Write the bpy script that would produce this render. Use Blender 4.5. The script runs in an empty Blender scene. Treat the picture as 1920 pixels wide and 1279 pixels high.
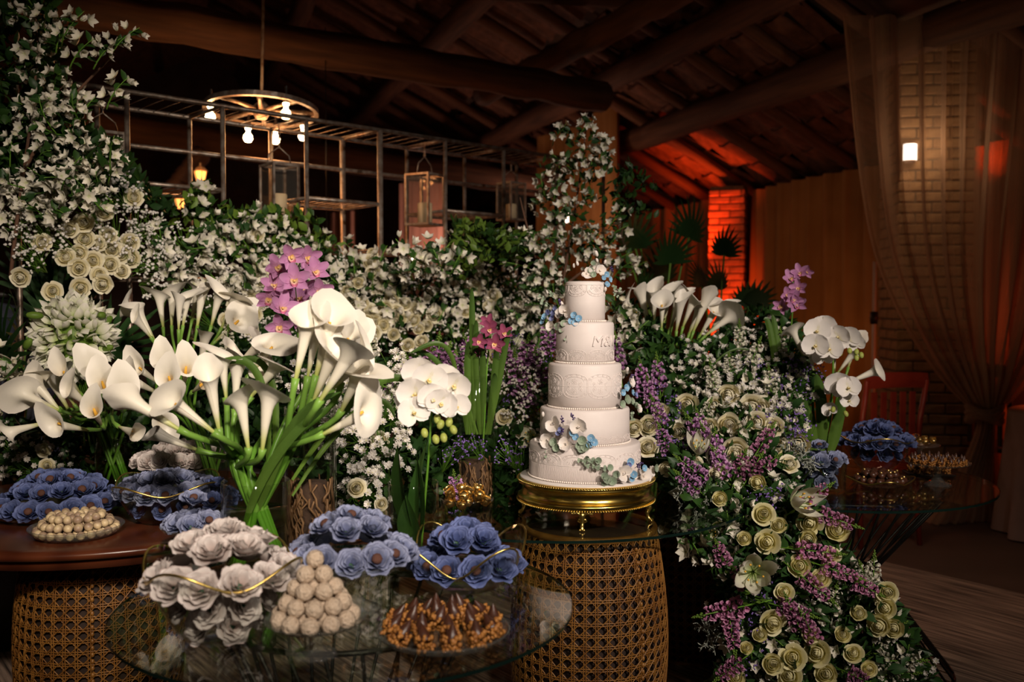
import bpy, math, random
import numpy as np
from mathutils import Vector, Matrix
PI = math.pi
rnd = random.Random(11)
SC = bpy.context.scene
COL = SC.collection

# ---------------------------------------------------------------- camera
CAMZ = 1.42
F = 1770.0
TH = math.atan((639.5 - 575) / F)
cam = bpy.data.cameras.new('camera')
cam.sensor_width = 36; cam.lens = F / 1920 * 36
cam.clip_start = 0.05; cam.clip_end = 60
cam.dof.use_dof = True; cam.dof.focus_distance = 2.95; cam.dof.aperture_fstop = 2.6
co = bpy.data.objects.new('camera', cam); COL.objects.link(co)
co.location = (0, 0, CAMZ); co.rotation_euler = (PI / 2 - TH, 0, 0)
SC.camera = co

def P(px, py, d):
    """world point at forward distance d for a place read off the photograph"""
    u = (px - 960) / F; v = (639.5 - py) / F
    y = math.cos(TH) + v * math.sin(TH)
    z = v * math.cos(TH) - math.sin(TH)
    return Vector((u * d / y, d, CAMZ + z * d / y))

# ---------------------------------------------------------------- world, lights, exposure
w = bpy.data.worlds.new('night'); SC.world = w; w.use_nodes = True
w.node_tree.nodes['Background'].inputs[0].default_value = (1.0, 0.62, 0.40, 1)
w.node_tree.nodes['Background'].inputs[1].default_value = 0.004
SC.view_settings.view_transform = 'Standard'; SC.view_settings.look = 'None'
SC.view_settings.gamma = 1; SC.view_settings.use_curve_mapping = False
SC.view_settings.exposure = 0.0
SC.cycles.max_bounces = 8; SC.cycles.diffuse_bounces = 3; SC.cycles.glossy_bounces = 3
SC.cycles.transmission_bounces = 6; SC.cycles.transparent_max_bounces = 24
SC.cycles.sample_clamp_indirect = 3.0
SC.cycles.use_denoising = True

def lamp(name, kind, loc, energy, col, size=.1, target=None, cone=None, blend=1.0, size_y=None):
    L = bpy.data.lights.new(name, kind); L.energy = energy; L.color = col
    if kind == 'AREA':
        L.size = size
        if size_y: L.shape = 'RECTANGLE'; L.size_y = size_y
    else: L.shadow_soft_size = size
    if cone: L.spot_size = math.radians(cone); L.spot_blend = blend
    o = bpy.data.objects.new(name, L); COL.objects.link(o); o.location = loc
    if target is not None:
        o.rotation_euler = (Vector(target) - Vector(loc)).to_track_quat('-Z', 'Y').to_euler()
    return o

WARM = (1.0, .80, .62); ORANGE = (1.0, .38, .10); RED = (1.0, .08, .01)
lamp('key_spot', 'SPOT', (2.5, -1.6, 3.5), 1010, (1.0, .86, .75), .10, (-.02, 3.7, 1.12), 38, 1.0)
lamp('left_spot', 'SPOT', (.6, -1.4, 3.1), 720, (1.0, .84, .68), .10, (-1.15, 3.6, 1.15), 38, 1.0)
lamp('front_fill_spot', 'SPOT', (.1, -.3, 2.3), 75, (1.0, .85, .74), .08, (-.42, 2.15, .80), 34, 1.0)  # added fill from near the camera to brighten the front table
lamp('right_flower_spot', 'SPOT', (1.5, .3, 2.8), 115, (1.0, .83, .68), .10, (1.2, 3.5, .90), 46, 1.0)
lamp('barrel_spot', 'SPOT', (-.95, 1.1, 1.35), 7, (1.0, .6, .25), .03, (-1.22, 2.8, .42), 32, 1.0)
lamp('chandelier_glow', 'POINT', P(490, 262, 5.15), 13, (1.0, .42, .15), .12)
lamp('red_pillar_uplight', 'SPOT', Vector((2.10, 9.3, .35)), 300, (1, .09, .015), .10, P(1362, 600, 10.1), 44, 1.0)
lamp('red_roof_uplight', 'SPOT', P(1290, 520, 10.0), 200, RED, .10, P(1325, 320, 10.3), 72, 1.0)
lamp('drape_uplight', 'SPOT', P(1480, 800, 7.4), 18, (1.0, .36, .12), .2, P(1500, 560, 9.6), 80, 1.0)
lamp('red_room_glow', 'POINT', P(1985, 640, 6.55), 9, (1, .12, .03), .15)
lamp('red_upper_glow', 'SPOT', P(1850, 330, 7.0), 26, RED, .1, P(1840, 200, 7.5), 80, 1.0)
lamp('bench_glow', 'POINT', P(700, 700, 6.9), 10, (1.0, .34, .12), .3)
lamp('sheer_light', 'SPOT', P(1500, 900, 4.3), 32, (1.0, .55, .30), .2, P(1740, 350, 6.2), 70, 1.0)
lamp('rug_light', 'SPOT', P(1500, 100, 4.6), 30, (1.0, .55, .35), .3, P(1650, 1150, 4.8), 80, 1.0)
lamp('back_drape_lamp', 'SPOT', P(1092, 640, 9.4), 14, (1.0, .40, .14), .15, P(1092, 320, 10.3), 80, 1.0)

# ---------------------------------------------------------------- materials
def nt(name):
    m = bpy.data.materials.new(name); m.use_nodes = True
    t = m.node_tree; b = t.nodes['Principled BSDF']
    return m, t, b
def noise_col(t, sock, c1, c2, scale=8, detail=4, stretch=None, obj=True):
    tc = t.nodes.new('ShaderNodeTexCoord'); mp = t.nodes.new('ShaderNodeMapping')
    t.links.new(tc.outputs['Object'], mp.inputs[0])
    if stretch: mp.inputs['Scale'].default_value = stretch
    n = t.nodes.new('ShaderNodeTexNoise'); n.inputs['Scale'].default_value = scale; n.inputs['Detail'].default_value = detail
    t.links.new(mp.outputs[0], n.inputs[0])
    r = t.nodes.new('ShaderNodeValToRGB'); r.color_ramp.elements[0].position = .32; r.color_ramp.elements[1].position = .68
    r.color_ramp.elements[0].color = (*c1, 1); r.color_ramp.elements[1].color = (*c2, 1)
    t.links.new(n.outputs[0], r.inputs[0]); t.links.new(r.outputs[0], sock)
    return n, mp
def bump(t, b, src, strength=.3, dist=.01):
    bp = t.nodes.new('ShaderNodeBump'); bp.inputs['Strength'].default_value = strength; bp.inputs['Distance'].default_value = dist
    t.links.new(src, bp.inputs['Height']); t.links.new(bp.outputs[0], b.inputs['Normal'])
def mat(name, c1, c2=None, rough=.6, metal=0, scale=8, bmp=0, stretch=None, spec=.5, bdist=.01):
    m, t, b = nt(name)
    if c2 is None: c2 = tuple(x * .8 for x in c1)
    n, mp = noise_col(t, b.inputs['Base Color'], c2, c1, scale, 4, stretch)
    b.inputs['Roughness'].default_value = rough; b.inputs['Metallic'].default_value = metal
    b.inputs['Specular IOR Level'].default_value = spec
    if bmp: bump(t, b, n.outputs[0], bmp, bdist)
    return m
def petal(name, stops, transl=.25, rough=.55, vary=.12, nscale=60, nfac=.12):
    """petal / leaf: colour runs from the base to the tip of the piece, a little light passes through"""
    m, t, b = nt(name)
    at = t.nodes.new('ShaderNodeAttribute'); at.attribute_name = 'pv'
    r = t.nodes.new('ShaderNodeValToRGB'); cr = r.color_ramp
    cr.elements[0].position = stops[0][0]; cr.elements[0].color = (*stops[0][1], 1)
    cr.elements[1].position = stops[-1][0]; cr.elements[1].color = (*stops[-1][1], 1)
    for p, c in stops[1:-1]:
        e = cr.elements.new(p); e.color = (*c, 1)
    t.links.new(at.outputs['Fac'], r.inputs[0])
    oi = t.nodes.new('ShaderNodeObjectInfo'); hsv = t.nodes.new('ShaderNodeHueSaturation')
    mr = t.nodes.new('ShaderNodeMapRange'); mr.inputs[3].default_value = 1 - vary; mr.inputs[4].default_value = 1 + vary * .5
    t.links.new(oi.outputs['Random'], mr.inputs[0]); t.links.new(mr.outputs[0], hsv.inputs['Value'])
    tc = t.nodes.new('ShaderNodeTexCoord'); n = t.nodes.new('ShaderNodeTexNoise'); n.inputs['Scale'].default_value = nscale
    t.links.new(tc.outputs['Object'], n.inputs[0])
    mx = t.nodes.new('ShaderNodeMixRGB'); mx.blend_type = 'MULTIPLY'; mx.inputs[0].default_value = nfac * 1.6
    t.links.new(r.outputs[0], mx.inputs[1]); t.links.new(n.outputs[0], mx.inputs[2]); t.links.new(mx.outputs[0], hsv.inputs['Color'])
    t.links.new(hsv.outputs[0], b.inputs['Base Color'])
    b.inputs['Roughness'].default_value = rough; b.inputs['Specular IOR Level'].default_value = .3
    if transl:
        tl = t.nodes.new('ShaderNodeBsdfTranslucent'); t.links.new(hsv.outputs[0], tl.inputs[0])
        ms = t.nodes.new('ShaderNodeMixShader'); ms.inputs[0].default_value = transl
        t.links.new(b.outputs[0], ms.inputs[1]); t.links.new(tl.outputs[0], ms.inputs[2])
        t.links.new(ms.outputs[0], t.nodes['Material Output'].inputs[0])
    return m
def glass(name, tint=(.97, .98, .97), refl=1.0, haze=0.0):
    m = bpy.data.materials.new(name); m.use_nodes = True; t = m.node_tree
    for n in list(t.nodes):
        if n.type == 'BSDF_PRINCIPLED': t.nodes.remove(n)
    tr = t.nodes.new('ShaderNodeBsdfTransparent'); tr.inputs[0].default_value = (*tint, 1)
    gl = t.nodes.new('ShaderNodeBsdfGlossy'); gl.inputs['Roughness'].default_value = .03
    fr = t.nodes.new('ShaderNodeLayerWeight'); fr.inputs[0].default_value = .5
    pw = t.nodes.new('ShaderNodeMath'); pw.operation = 'POWER'; pw.inputs[1].default_value = 4.5
    t.links.new(fr.outputs['Facing'], pw.inputs[0])
    mu = t.nodes.new('ShaderNodeMath'); mu.operation = 'MULTIPLY_ADD'; mu.inputs[1].default_value = .9; mu.inputs[2].default_value = .035 * refl; mu.use_clamp = True
    t.links.new(pw.outputs[0], mu.inputs[0])
    ms = t.nodes.new('ShaderNodeMixShader'); t.links.new(mu.outputs[0], ms.inputs[0])
    t.links.new(tr.outputs[0], ms.inputs[1]); t.links.new(gl.outputs[0], ms.inputs[2])
    last = ms
    if haze:
        df = t.nodes.new('ShaderNodeBsdfDiffuse'); df.inputs[0].default_value = (.5, .5, .48, 1)
        m2 = t.nodes.new('ShaderNodeMixShader'); m2.inputs[0].default_value = haze
        t.links.new(ms.outputs[0], m2.inputs[1]); t.links.new(df.outputs[0], m2.inputs[2]); last = m2
    t.links.new(last.outputs[0], t.nodes['Material Output'].inputs[0])
    return m
def sheer(name, col, dens, transl=.5):
    m = bpy.data.materials.new(name); m.use_nodes = True; t = m.node_tree
    for n in list(t.nodes):
        if n.type == 'BSDF_PRINCIPLED': t.nodes.remove(n)
    tr = t.nodes.new('ShaderNodeBsdfTransparent')
    df = t.nodes.new('ShaderNodeBsdfDiffuse'); tl = t.nodes.new('ShaderNodeBsdfTranslucent')
    tc = t.nodes.new('ShaderNodeTexCoord'); n = t.nodes.new('ShaderNodeTexNoise'); n.inputs['Scale'].default_value = 5
    t.links.new(tc.outputs['Object'], n.inputs[0])
    r = t.nodes.new('ShaderNodeValToRGB'); r.color_ramp.elements[0].color = (*[c * .8 for c in col], 1); r.color_ramp.elements[1].color = (*col, 1)
    t.links.new(n.outputs[0], r.inputs[0]); t.links.new(r.outputs[0], df.inputs[0]); t.links.new(r.outputs[0], tl.inputs[0])
    a = t.nodes.new('ShaderNodeMixShader'); a.inputs[0].default_value = transl
    t.links.new(df.outputs[0], a.inputs[1]); t.links.new(tl.outputs[0], a.inputs[2])
    # a weave seen at a slant covers more
    lw = t.nodes.new('ShaderNodeLayerWeight'); lw.inputs[0].default_value = .35
    mr = t.nodes.new('ShaderNodeMapRange'); mr.inputs[3].default_value = dens; mr.inputs[4].default_value = min(1, dens + .45)
    t.links.new(lw.outputs['Facing'], mr.inputs[0])
    b = t.nodes.new('ShaderNodeMixShader'); t.links.new(mr.outputs[0], b.inputs[0])
    t.links.new(tr.outputs[0], b.inputs[1]); t.links.new(a.outputs[0], b.inputs[2])
    t.links.new(b.outputs[0], t.nodes['Material Output'].inputs[0])
    return m
def emis(name, col, s):
    m, t, b = nt(name)
    b.inputs['Base Color'].default_value = (*col, 1); b.inputs['Emission Color'].default_value = (*col, 1); b.inputs['Emission Strength'].default_value = s
    return m
def wave_mat(name, c1, c2, scale, axis='X', rough=.6, dist=4, bmp=.3):
    m, t, b = nt(name)
    tc = t.nodes.new('ShaderNodeTexCoord'); wv = t.nodes.new('ShaderNodeTexWave'); wv.bands_direction = axis
    wv.inputs['Scale'].default_value = scale; wv.inputs['Distortion'].default_value = dist; wv.inputs['Detail'].default_value = 3
    t.links.new(tc.outputs['Object'], wv.inputs[0])
    r = t.nodes.new('ShaderNodeValToRGB'); r.color_ramp.elements[0].color = (*c1, 1); r.color_ramp.elements[1].color = (*c2, 1)
    t.links.new(wv.outputs[0], r.inputs[0]); t.links.new(r.outputs[0], b.inputs['Base Color'])
    b.inputs['Roughness'].default_value = rough
    if bmp: bump(t, b, wv.outputs[0], bmp, .004)
    return m

G_LEAF = petal('leaf green', [(0, (.045, .105, .015)), (.5, (.030, .085, .015)), (1, (.04, .10, .018))], .2, .45, .3)
G_DARK = petal('dark leaf', [(0, (.02, .06, .015)), (1, (.03, .08, .02))], .15, .45, .3)
G_LIGHT = petal('young leaf', [(0, (.14, .26, .03)), (1, (.20, .33, .05))], .3, .45, .25)
G_STEM = petal('stem green', [(0, (.16, .34, .04)), (.5, (.12, .30, .03)), (1, (.22, .42, .07))], .1, .35, .15)
G_STRAP = petal('strap leaf', [(0, (.12, .22, .03)), (1, (.07, .15, .03))], .2, .4, .2)
G_SAGE = petal('eucalyptus leaf', [(0, (.24, .33, .22)), (1, (.36, .43, .32))], .1, .6, .2)
G_SILVER = petal('silver leaf', [(0, (.30, .33, .27)), (1, (.42, .44, .38))], .1, .7, .2)
W_CALLA = petal('calla white', [(0, (.42, .50, .10)), (.14, (.60, .62, .25)), (.33, (.92, .87, .70)), (1, (.95, .90, .80))], .10, .4, .06, 30, .06)
Y_SPADIX = mat('spadix yellow', (.85, .50, .06), (.75, .38, .04), .7)
C_ROSE = petal('rose cream', [(0, (.86, .74, .34)), (.5, (.92, .84, .56)), (1, (.94, .89, .70))], .18, .5, .12)
Y_ROSE = petal('rose pale yellow', [(0, (.80, .72, .22)), (.5, (.92, .84, .42)), (1, (.95, .90, .58))], .32, .5, .14)
W_BLOSSOM = petal('blossom white', [(0, (.50, .55, .24)), (.2, (.86, .82, .66)), (1, (.92, .87, .77))], .15, .5, .2)
W_DAISY = petal('daisy white', [(0, (.62, .60, .30)), (.2, (.86, .82, .74)), (1, (.90, .86, .80))], .2, .5, .15)
W_GYPS = petal('gypsophila white', [(0, (.80, .76, .70)), (1, (.86, .82, .76))], .1, .6, .15)
W_LILY = petal('lily white', [(0, (.42, .55, .14)), (.3, (.80, .80, .60)), (1, (.88, .84, .76))], .25, .5, .1)
W_DOUBLE = petal('double lily white', [(0, (.50, .66, .18)), (.35, (.80, .82, .58)), (.8, (.90, .86, .78)), (1, (.78, .84, .55))], .25, .5, .12)
P_CYMB = petal('cymbidium mauve', [(0, (.62, .32, .50)), (.5, (.58, .26, .50)), (1, (.66, .34, .58))], .25, .45, .12, 40, .1)
P_LIP = petal('cymbidium lip', [(0, (.90, .55, .10)), (.55, (.88, .62, .45)), (.8, (.62, .12, .25)), (1, (.70, .25, .40))], .1, .5, .1)
P_DARKC = petal('cymbidium wine', [(0, (.36, .08, .16)), (1, (.34, .08, .17))], .2, .45, .1)
W_PHAL = petal('moth orchid white', [(0, (.80, .76, .55)), (.2, (.90, .86, .80)), (1, (.93, .89, .86))], .22, .45, .05, 40, .05)
Y_LIP = petal('moth orchid lip', [(0, (.85, .60, .10)), (1, (.92, .85, .55))], .1, .5, .1)
G_BUD = petal('orchid bud', [(0, (.38, .45, .08)), (1, (.50, .55, .14))], .15, .4, .1)
P_SNAP = petal('stock lilac', [(0, (.46, .20, .44)), (.6, (.62, .30, .60)), (1, (.76, .50, .72))], .2, .55, .25)
P_PINK = petal('stock dusty pink', [(0, (.44, .15, .30)), (.6, (.60, .25, .44)), (1, (.74, .42, .56))], .2, .55, .25)
W_SNAP = petal('stock white', [(0, (.62, .68, .35)), (.4, (.82, .80, .66)), (1, (.88, .84, .76))], .2, .55, .15)
P_STAT = petal('statice violet', [(0, (.20, .12, .42)), (1, (.26, .16, .50))], .1, .6, .3)
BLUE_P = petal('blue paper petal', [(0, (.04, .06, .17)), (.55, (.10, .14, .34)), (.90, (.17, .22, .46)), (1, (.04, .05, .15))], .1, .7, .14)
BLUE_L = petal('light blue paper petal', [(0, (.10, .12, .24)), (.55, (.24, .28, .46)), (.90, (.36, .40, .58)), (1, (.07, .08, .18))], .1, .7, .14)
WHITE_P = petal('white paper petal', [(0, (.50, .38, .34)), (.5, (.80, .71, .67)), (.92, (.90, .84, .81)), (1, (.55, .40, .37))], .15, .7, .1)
G_SEPAL = petal('paper sepal', [(0, (.05, .12, .07)), (1, (.06, .16, .09))], .1, .6, .1)
CHOC = mat('chocolate', (.085, .030, .016), (.05, .018, .010), .35, scale=30, bmp=.2)
CHOC_L = mat('cocoa truffle', (.13, .05, .03), (.08, .03, .018), .7, scale=40, bmp=.4)
NUT = mat('caramel nut crumb', (.55, .24, .05), (.28, .10, .02), .5, scale=60, bmp=.8)
CREAM_T = mat('coconut truffle', (.72, .58, .44), (.60, .46, .33), .8, scale=140, bmp=1.0)
TWO_T = mat('two tone truffle', (.78, .62, .36), (.16, .08, .08), .45, scale=14)
GOLD = mat('polished gold', (.85, .60, .16), (.80, .55, .13), .22, 1, scale=3)
GOLD_R = mat('gold trim', (.82, .60, .18), (.7, .5, .14), .3, 1, scale=10)
GOLD_F = mat('gold foil', (.90, .66, .28), (.75, .50, .16), .35, 1, scale=30, bmp=.6)
CANE = mat('rattan cane', (.30, .135, .026), (.17, .065, .012), .42, scale=22)
DRUM_SHADE = mat('drum interior shade', (.030, .013, .006), (.018, .008, .004), .8)  # near-black brown carries the shade inside the drums
WOOD_T = wave_mat('mahogany', (.060, .014, .006), (.10, .026, .010), 2.5, 'X', .28, 6, .05)
LOG = mat('rough log', (.12, .055, .028), (.05, .022, .012), .85, scale=6, bmp=.6, stretch=(3, 3, .25))
RAFTER = mat('rafter wood', (.15, .07, .038), (.08, .036, .02), .85, scale=9, bmp=.5, stretch=(3, 3, .3))
TILE = mat('clay roof tile', (.17, .075, .045), (.08, .035, .022), .85, scale=14, bmp=.4)
BRICK = mat('tan brick', (.40, .25, .12), (.26, .15, .07), .9, scale=16, bmp=.5)
BRICK_R = mat('red brick', (.50, .20, .10), (.34, .13, .07), .9, scale=16, bmp=.5)
MORTAR = mat('mortar', (.16, .12, .08), (.10, .08, .055), .95, scale=30, bmp=.4)
DARKW = mat('dark plaster', (.10, .06, .045), (.06, .04, .03), .9, scale=4)
IRON = mat('weathered galvanised iron', (.42, .36, .30), (.20, .12, .08), .45, .7, scale=26, bmp=.3)
WIRE = mat('black wire', (.012, .011, .010), (.02, .016, .014), .4, .6)
DRAPE = mat('ochre drape', (.36, .19, .065), (.29, .145, .045), .95, scale=3)
DRAPE_P = mat('rose drape', (.50, .30, .24), (.42, .24, .19), .95, scale=3)
SHEER = sheer('ivory sheer', (.54, .37, .25), .44, .35)
CAKE = mat('fondant', (.80, .72, .685), (.78, .70, .665), .55, scale=60, bmp=.12, bdist=.002)
PEARL = mat('sugar pearl', (.90, .81, .74), (.88, .79, .71), .35, scale=20)
SUGARW = petal('sugar petal white', [(0, (.85, .76, .66)), (1, (.92, .87, .84))], .15, .5, .05, 40, .05)
SUGARB = petal('sugar petal blue', [(0, (.42, .62, .75)), (.4, (.20, .42, .66)), (1, (.34, .58, .76))], .1, .5, .15)
SUGARV = petal('sugar petal violet', [(0, (.20, .22, .50)), (1, (.28, .32, .62))], .1, .5, .2)
LAV = mat('lavender sprig', (.10, .06, .22), (.07, .04, .16), .7)
CERAM = mat('white cake board', (.80, .74, .70), (.78, .72, .68), .25)
WAX = mat('candle wax', (.82, .70, .50), (.78, .65, .45), .5)
GLASS = glass('clear glass', (.965, .975, .96), 1.0)
GLASS_C = glass('cut crystal', (.90, .92, .90), 1.6, .07)
GLASS_T = glass('table glass', (.90, .93, .88), 1.25)
GLASS_E = mat('glass edge green', (.006, .016, .012), (.004, .012, .010), .08)
GLASS_D = glass('dusty lantern glass', (.94, .92, .88), .8, .02)
WATER = glass('vase water', (.80, .92, .70), .6)
ROOT = mat('orchid roots', (.30, .16, .075), (.12, .055, .02), .6, scale=30)
SOIL = mat('bark mulch', (.07, .035, .02), (.03, .015, .01), .9, scale=40, bmp=.8)
MOSS = mat('moss', (.12, .12, .03), (.20, .10, .03), .9, scale=50, bmp=.8)
BULB = emis('lit bulb', (1.0, .62, .30), 26)
BULB_W = emis('lit sconce', (1.0, .80, .66), 3.5)
AMBER = emis('lit amber glass', (1.0, .36, .08), 2.6)
CLOTH = mat('grey tablecloth', (.34, .26, .24), (.28, .21, .19), .9)
RED_W = mat('red lacquered chair', (.26, .035, .018), (.18, .02, .012), .35)
BLACK_W = mat('black wood', (.02, .013, .010), (.012, .008, .007), .5)
NAVY = mat('navy panel', (.02, .025, .05), (.015, .018, .035), .5)
FLOORM = mat('dark stone floor', (.115, .075, .055), (.085, .055, .04), .55, scale=2)
rug_m, _t, _b = nt('striped wool rug')
_n, _mp = noise_col(_t, _b.inputs['Base Color'], (.025, .013, .009), (.46, .33, .25), 5, 8, (.5, 13, 1))
_b.inputs['Roughness'].default_value = .95; bump(_t, _b, _n.outputs[0], .5, .01)

# ---------------------------------------------------------------- mesh building
class MB:
    def __init__(s): s.v = []; s.f = []; s.m = []; s.a = []; s.n = 0
    def add(s, geo, mi=0, M=None, a=None):
        V, Fc, A = geo
        V = np.asarray(V, float)
        if M is not None:
            m = np.array(M); V = V @ m[:3, :3].T + m[:3, 3]
        s.v.append(V); n = s.n
        s.f += [tuple(i + n for i in f) for f in Fc]
        s.m += [mi] * len(Fc)
        s.a.append(np.full(len(V), a) if a is not None else (np.zeros(len(V)) if A is None else np.asarray(A, float)))
        s.n += len(V); return s
    def mesh(s, name, mats, smooth=True):
        me = bpy.data.meshes.new(name)
        V = np.concatenate(s.v)
        me.from_pydata(V.tolist(), [], s.f)
        if not isinstance(mats, (list, tuple)): mats = [mats]
        for m in mats: me.materials.append(m)
        if len(mats) > 1: me.polygons.foreach_set('material_index', s.m)
        if smooth: me.polygons.foreach_set('use_smooth', [True] * len(s.f))
        at = me.attributes.new('pv', 'FLOAT', 'POINT'); at.data.foreach_set('value', np.concatenate(s.a))
        me.update(); return me
def one(geo, name, mats, smooth=True, M=None): return MB().add(geo, 0, M).mesh(name, mats, smooth)

def g_grid(nu, nv, fn, closed=False):
    V = []; A = []; Fc = []
    nc = nu if closed else nu + 1
    for j in range(nv + 1):
        for i in range(nc):
            V.append(fn(i / nu, j / nv)); A.append(j / nv)
    for j in range(nv):
        for i in range(nu):
            i2 = (i + 1) % nc if closed else i + 1
            Fc.append((j * nc + i, j * nc + i2, (j + 1) * nc + i2, (j + 1) * nc + i))
    return V, Fc, A
def g_tube(pts, r, seg=5, closed=False, caps=True):
    pts = [Vector(p) for p in pts]; n = len(pts)
    if not isinstance(r, (list, tuple)): r = [r] * n
    V = []; A = []; Fc = []; up = None
    for i, p in enumerate(pts):
        if closed: t = pts[(i + 1) % n] - pts[i - 1]
        else: t = pts[min(i + 1, n - 1)] - pts[max(i - 1, 0)]
        t = t.normalized() if t.length > 1e-9 else Vector((0, 0, 1))
        if up is None: up = t.orthogonal().normalized()
        up = (up - t * up.dot(t)); up = up.normalized() if up.length > 1e-6 else t.orthogonal().normalized()
        sd = t.cross(up)
        for k in range(seg):
            a = 2 * PI * k / seg
            V.append(tuple(p + (up * math.cos(a) + sd * math.sin(a)) * r[i])); A.append(i / max(1, n - 1))
    rng = n if closed else n - 1
    for i in range(rng):
        j = (i + 1) % n
        for k in range(seg):
            k2 = (k + 1) % seg
            Fc.append((i * seg + k, i * seg + k2, j * seg + k2, j * seg + k))
    if caps and not closed:
        Fc.append(tuple(range(seg))[::-1]); Fc.append(tuple((n - 1) * seg + k for k in range(seg)))
    return V, Fc, A
def g_lathe(prof, seg=32, rf=None):
    V = []; A = []; Fc = []; n = len(prof)
    for j, (r, z) in enumerate(prof):
        for i in range(seg):
            a = 2 * PI * i / seg; q = rf(a, j / (n - 1)) if rf else (1, 0)
            V.append((r * q[0] * math.cos(a), r * q[0] * math.sin(a), z + q[1])); A.append(j / (n - 1))
    for j in range(n - 1):
        for i in range(seg):
            i2 = (i + 1) % seg
            Fc.append((j * seg + i, j * seg + i2, (j + 1) * seg + i2, (j + 1) * seg + i))
    return V, Fc, A
def g_box(sx, sy, sz, c=(0, 0, 0), bev=0):
    x, y, z = sx / 2, sy / 2, sz / 2
    if not bev:
        V = [(c[0] + i * x, c[1] + j * y, c[2] + k * z) for k in (-1, 1) for j in (-1, 1) for i in (-1, 1)]
        return V, [(0, 2, 3, 1), (4, 5, 7, 6), (0, 1, 5, 4), (2, 6, 7, 3), (0, 4, 6, 2), (1, 3, 7, 5)], None
    b = bev; V = []
    for k, zz, ins in ((0, -z, b), (1, -z + b, 0), (2, z - b, 0), (3, z, b)):
        for i, j in ((-1, -1), (1, -1), (1, 1), (-1, 1)):
            V.append((c[0] + i * (x - ins), c[1] + j * (y - ins), c[2] + zz))
    Fc = [(3, 2, 1, 0), (12, 13, 14, 15)]
    for k in range(3):
        for i in range(4): Fc.append((k * 4 + i, k * 4 + (i + 1) % 4, k * 4 + 4 + (i + 1) % 4, k * 4 + 4 + i))
    return V, Fc, None
def g_ball(r, seg=8, rings=5, sz=1.0, c=(0, 0, 0), wob=0, seed=0):
    q = random.Random(seed); V = [(c[0], c[1], c[2] - r * sz)]; A = [0]
    for j in range(1, rings):
        t = -PI / 2 + PI * j / rings
        for i in range(seg):
            a = 2 * PI * i / seg; rr = r * (1 + q.uniform(-wob, wob))
            V.append((c[0] + rr * math.cos(t) * math.cos(a), c[1] + rr * math.cos(t) * math.sin(a), c[2] + rr * sz * math.sin(t))); A.append(j / rings)
    V.append((c[0], c[1], c[2] + r * sz)); A.append(1); Fc = []
    for i in range(seg):
        i2 = (i + 1) % seg
        Fc.append((0, 1 + i2, 1 + i)); Fc.append((len(V) - 1, 1 + (rings - 2) * seg + i, 1 + (rings - 2) * seg + i2))
        for j in range(rings - 2):
            b = 1 + j * seg; Fc.append((b + i, b + i2, b + seg + i2, b + seg + i))
    return V, Fc, A
def bez(pts, n=10):
    pts = [Vector(p) for p in pts]; out = []
    for i in range(n + 1):
        t = i / n; q = pts[:]
        while len(q) > 1: q = [q[k].lerp(q[k + 1], t) for k in range(len(q) - 1)]
        out.append(q[0])
    return out
def g_petal(L, W, nu=2, nv=4, cup=.3, curl=.0, shape='round', ruf=0, fold=0, seed=0, a0=0):
    """petal along +Y rising to +Z by angle a0, bending by curl along its length; cup lifts the edges"""
    q = random.Random(seed); V = []; A = []; Fc = []
    y = z = 0; ang = a0; ys = [(0, 0, a0)]
    for j in range(nv):
        ang = a0 + curl * ((j + .5) / nv); y += math.cos(ang) * L / nv; z += math.sin(ang) * L / nv; ys.append((y, z, ang))
    for j in range(nv + 1):
        v = j / nv
        if shape == 'round': wv = math.sin(PI * (.10 + .78 * v)) ** .8
        elif shape == 'point': wv = max(.02, math.sin(PI * (.08 + .92 * v)) ** .9 * (1.1 - .3 * v))
        elif shape == 'leaf': wv = max(.02, math.sin(PI * min(1, .03 + .97 * v ** .85)))
        elif shape == 'strap': wv = min(1, .7 + v) * (1 - v ** 5 * .97)
        elif shape == 'spoon': wv = .25 + .75 * math.sin(PI * min(1, v) * .80) if v < .99 else .65
        else: wv = 1 - .5 * abs(v - .6)
        yy, zz, an = ys[j]
        for i in range(nu + 1):
            u = 2 * i / nu - 1
            lift = cup * W * u * u * wv + fold * abs(u) * W * wv + (ruf * W * math.sin(u * 5 + seed * 1.7 + v * 3) * v if ruf else 0) + (q.uniform(-ruf, ruf) * W * .5 * v if ruf else 0)
            V.append((u * W * wv, yy - math.sin(an) * lift, zz + math.cos(an) * lift)); A.append(v)
    for j in range(nv):
        for i in range(nu):
            Fc.append((j * (nu + 1) + i, j * (nu + 1) + i + 1, (j + 1) * (nu + 1) + i + 1, (j + 1) * (nu + 1) + i))
    return V, Fc, A
RZ = lambda a: Matrix.Rotation(a, 4, 'Z')
RX = lambda a: Matrix.Rotation(a, 4, 'X')
RY = lambda a: Matrix.Rotation(a, 4, 'Y')
T = lambda *p: Matrix.Translation(p if len(p) == 3 else p[0])
S = lambda k: Matrix.Scale(k, 4)
def aim(p, d, roll=0, s=1.0):
    """matrix at p whose +Z looks along d"""
    return T(Vector(p)) @ Vector(d).normalized().to_track_quat('Z', 'Y').to_matrix().to_4x4() @ RZ(roll) @ S(s)
CAM = Vector((0, 0, CAMZ))
def facing(p, jit=.5, up=.25):
    d = (CAM - Vector(p)).normalized()
    return (d + Vector((rnd.uniform(-jit, jit), rnd.uniform(-jit, jit) * .6, up + rnd.uniform(-jit, jit)))).normalized()

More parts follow.
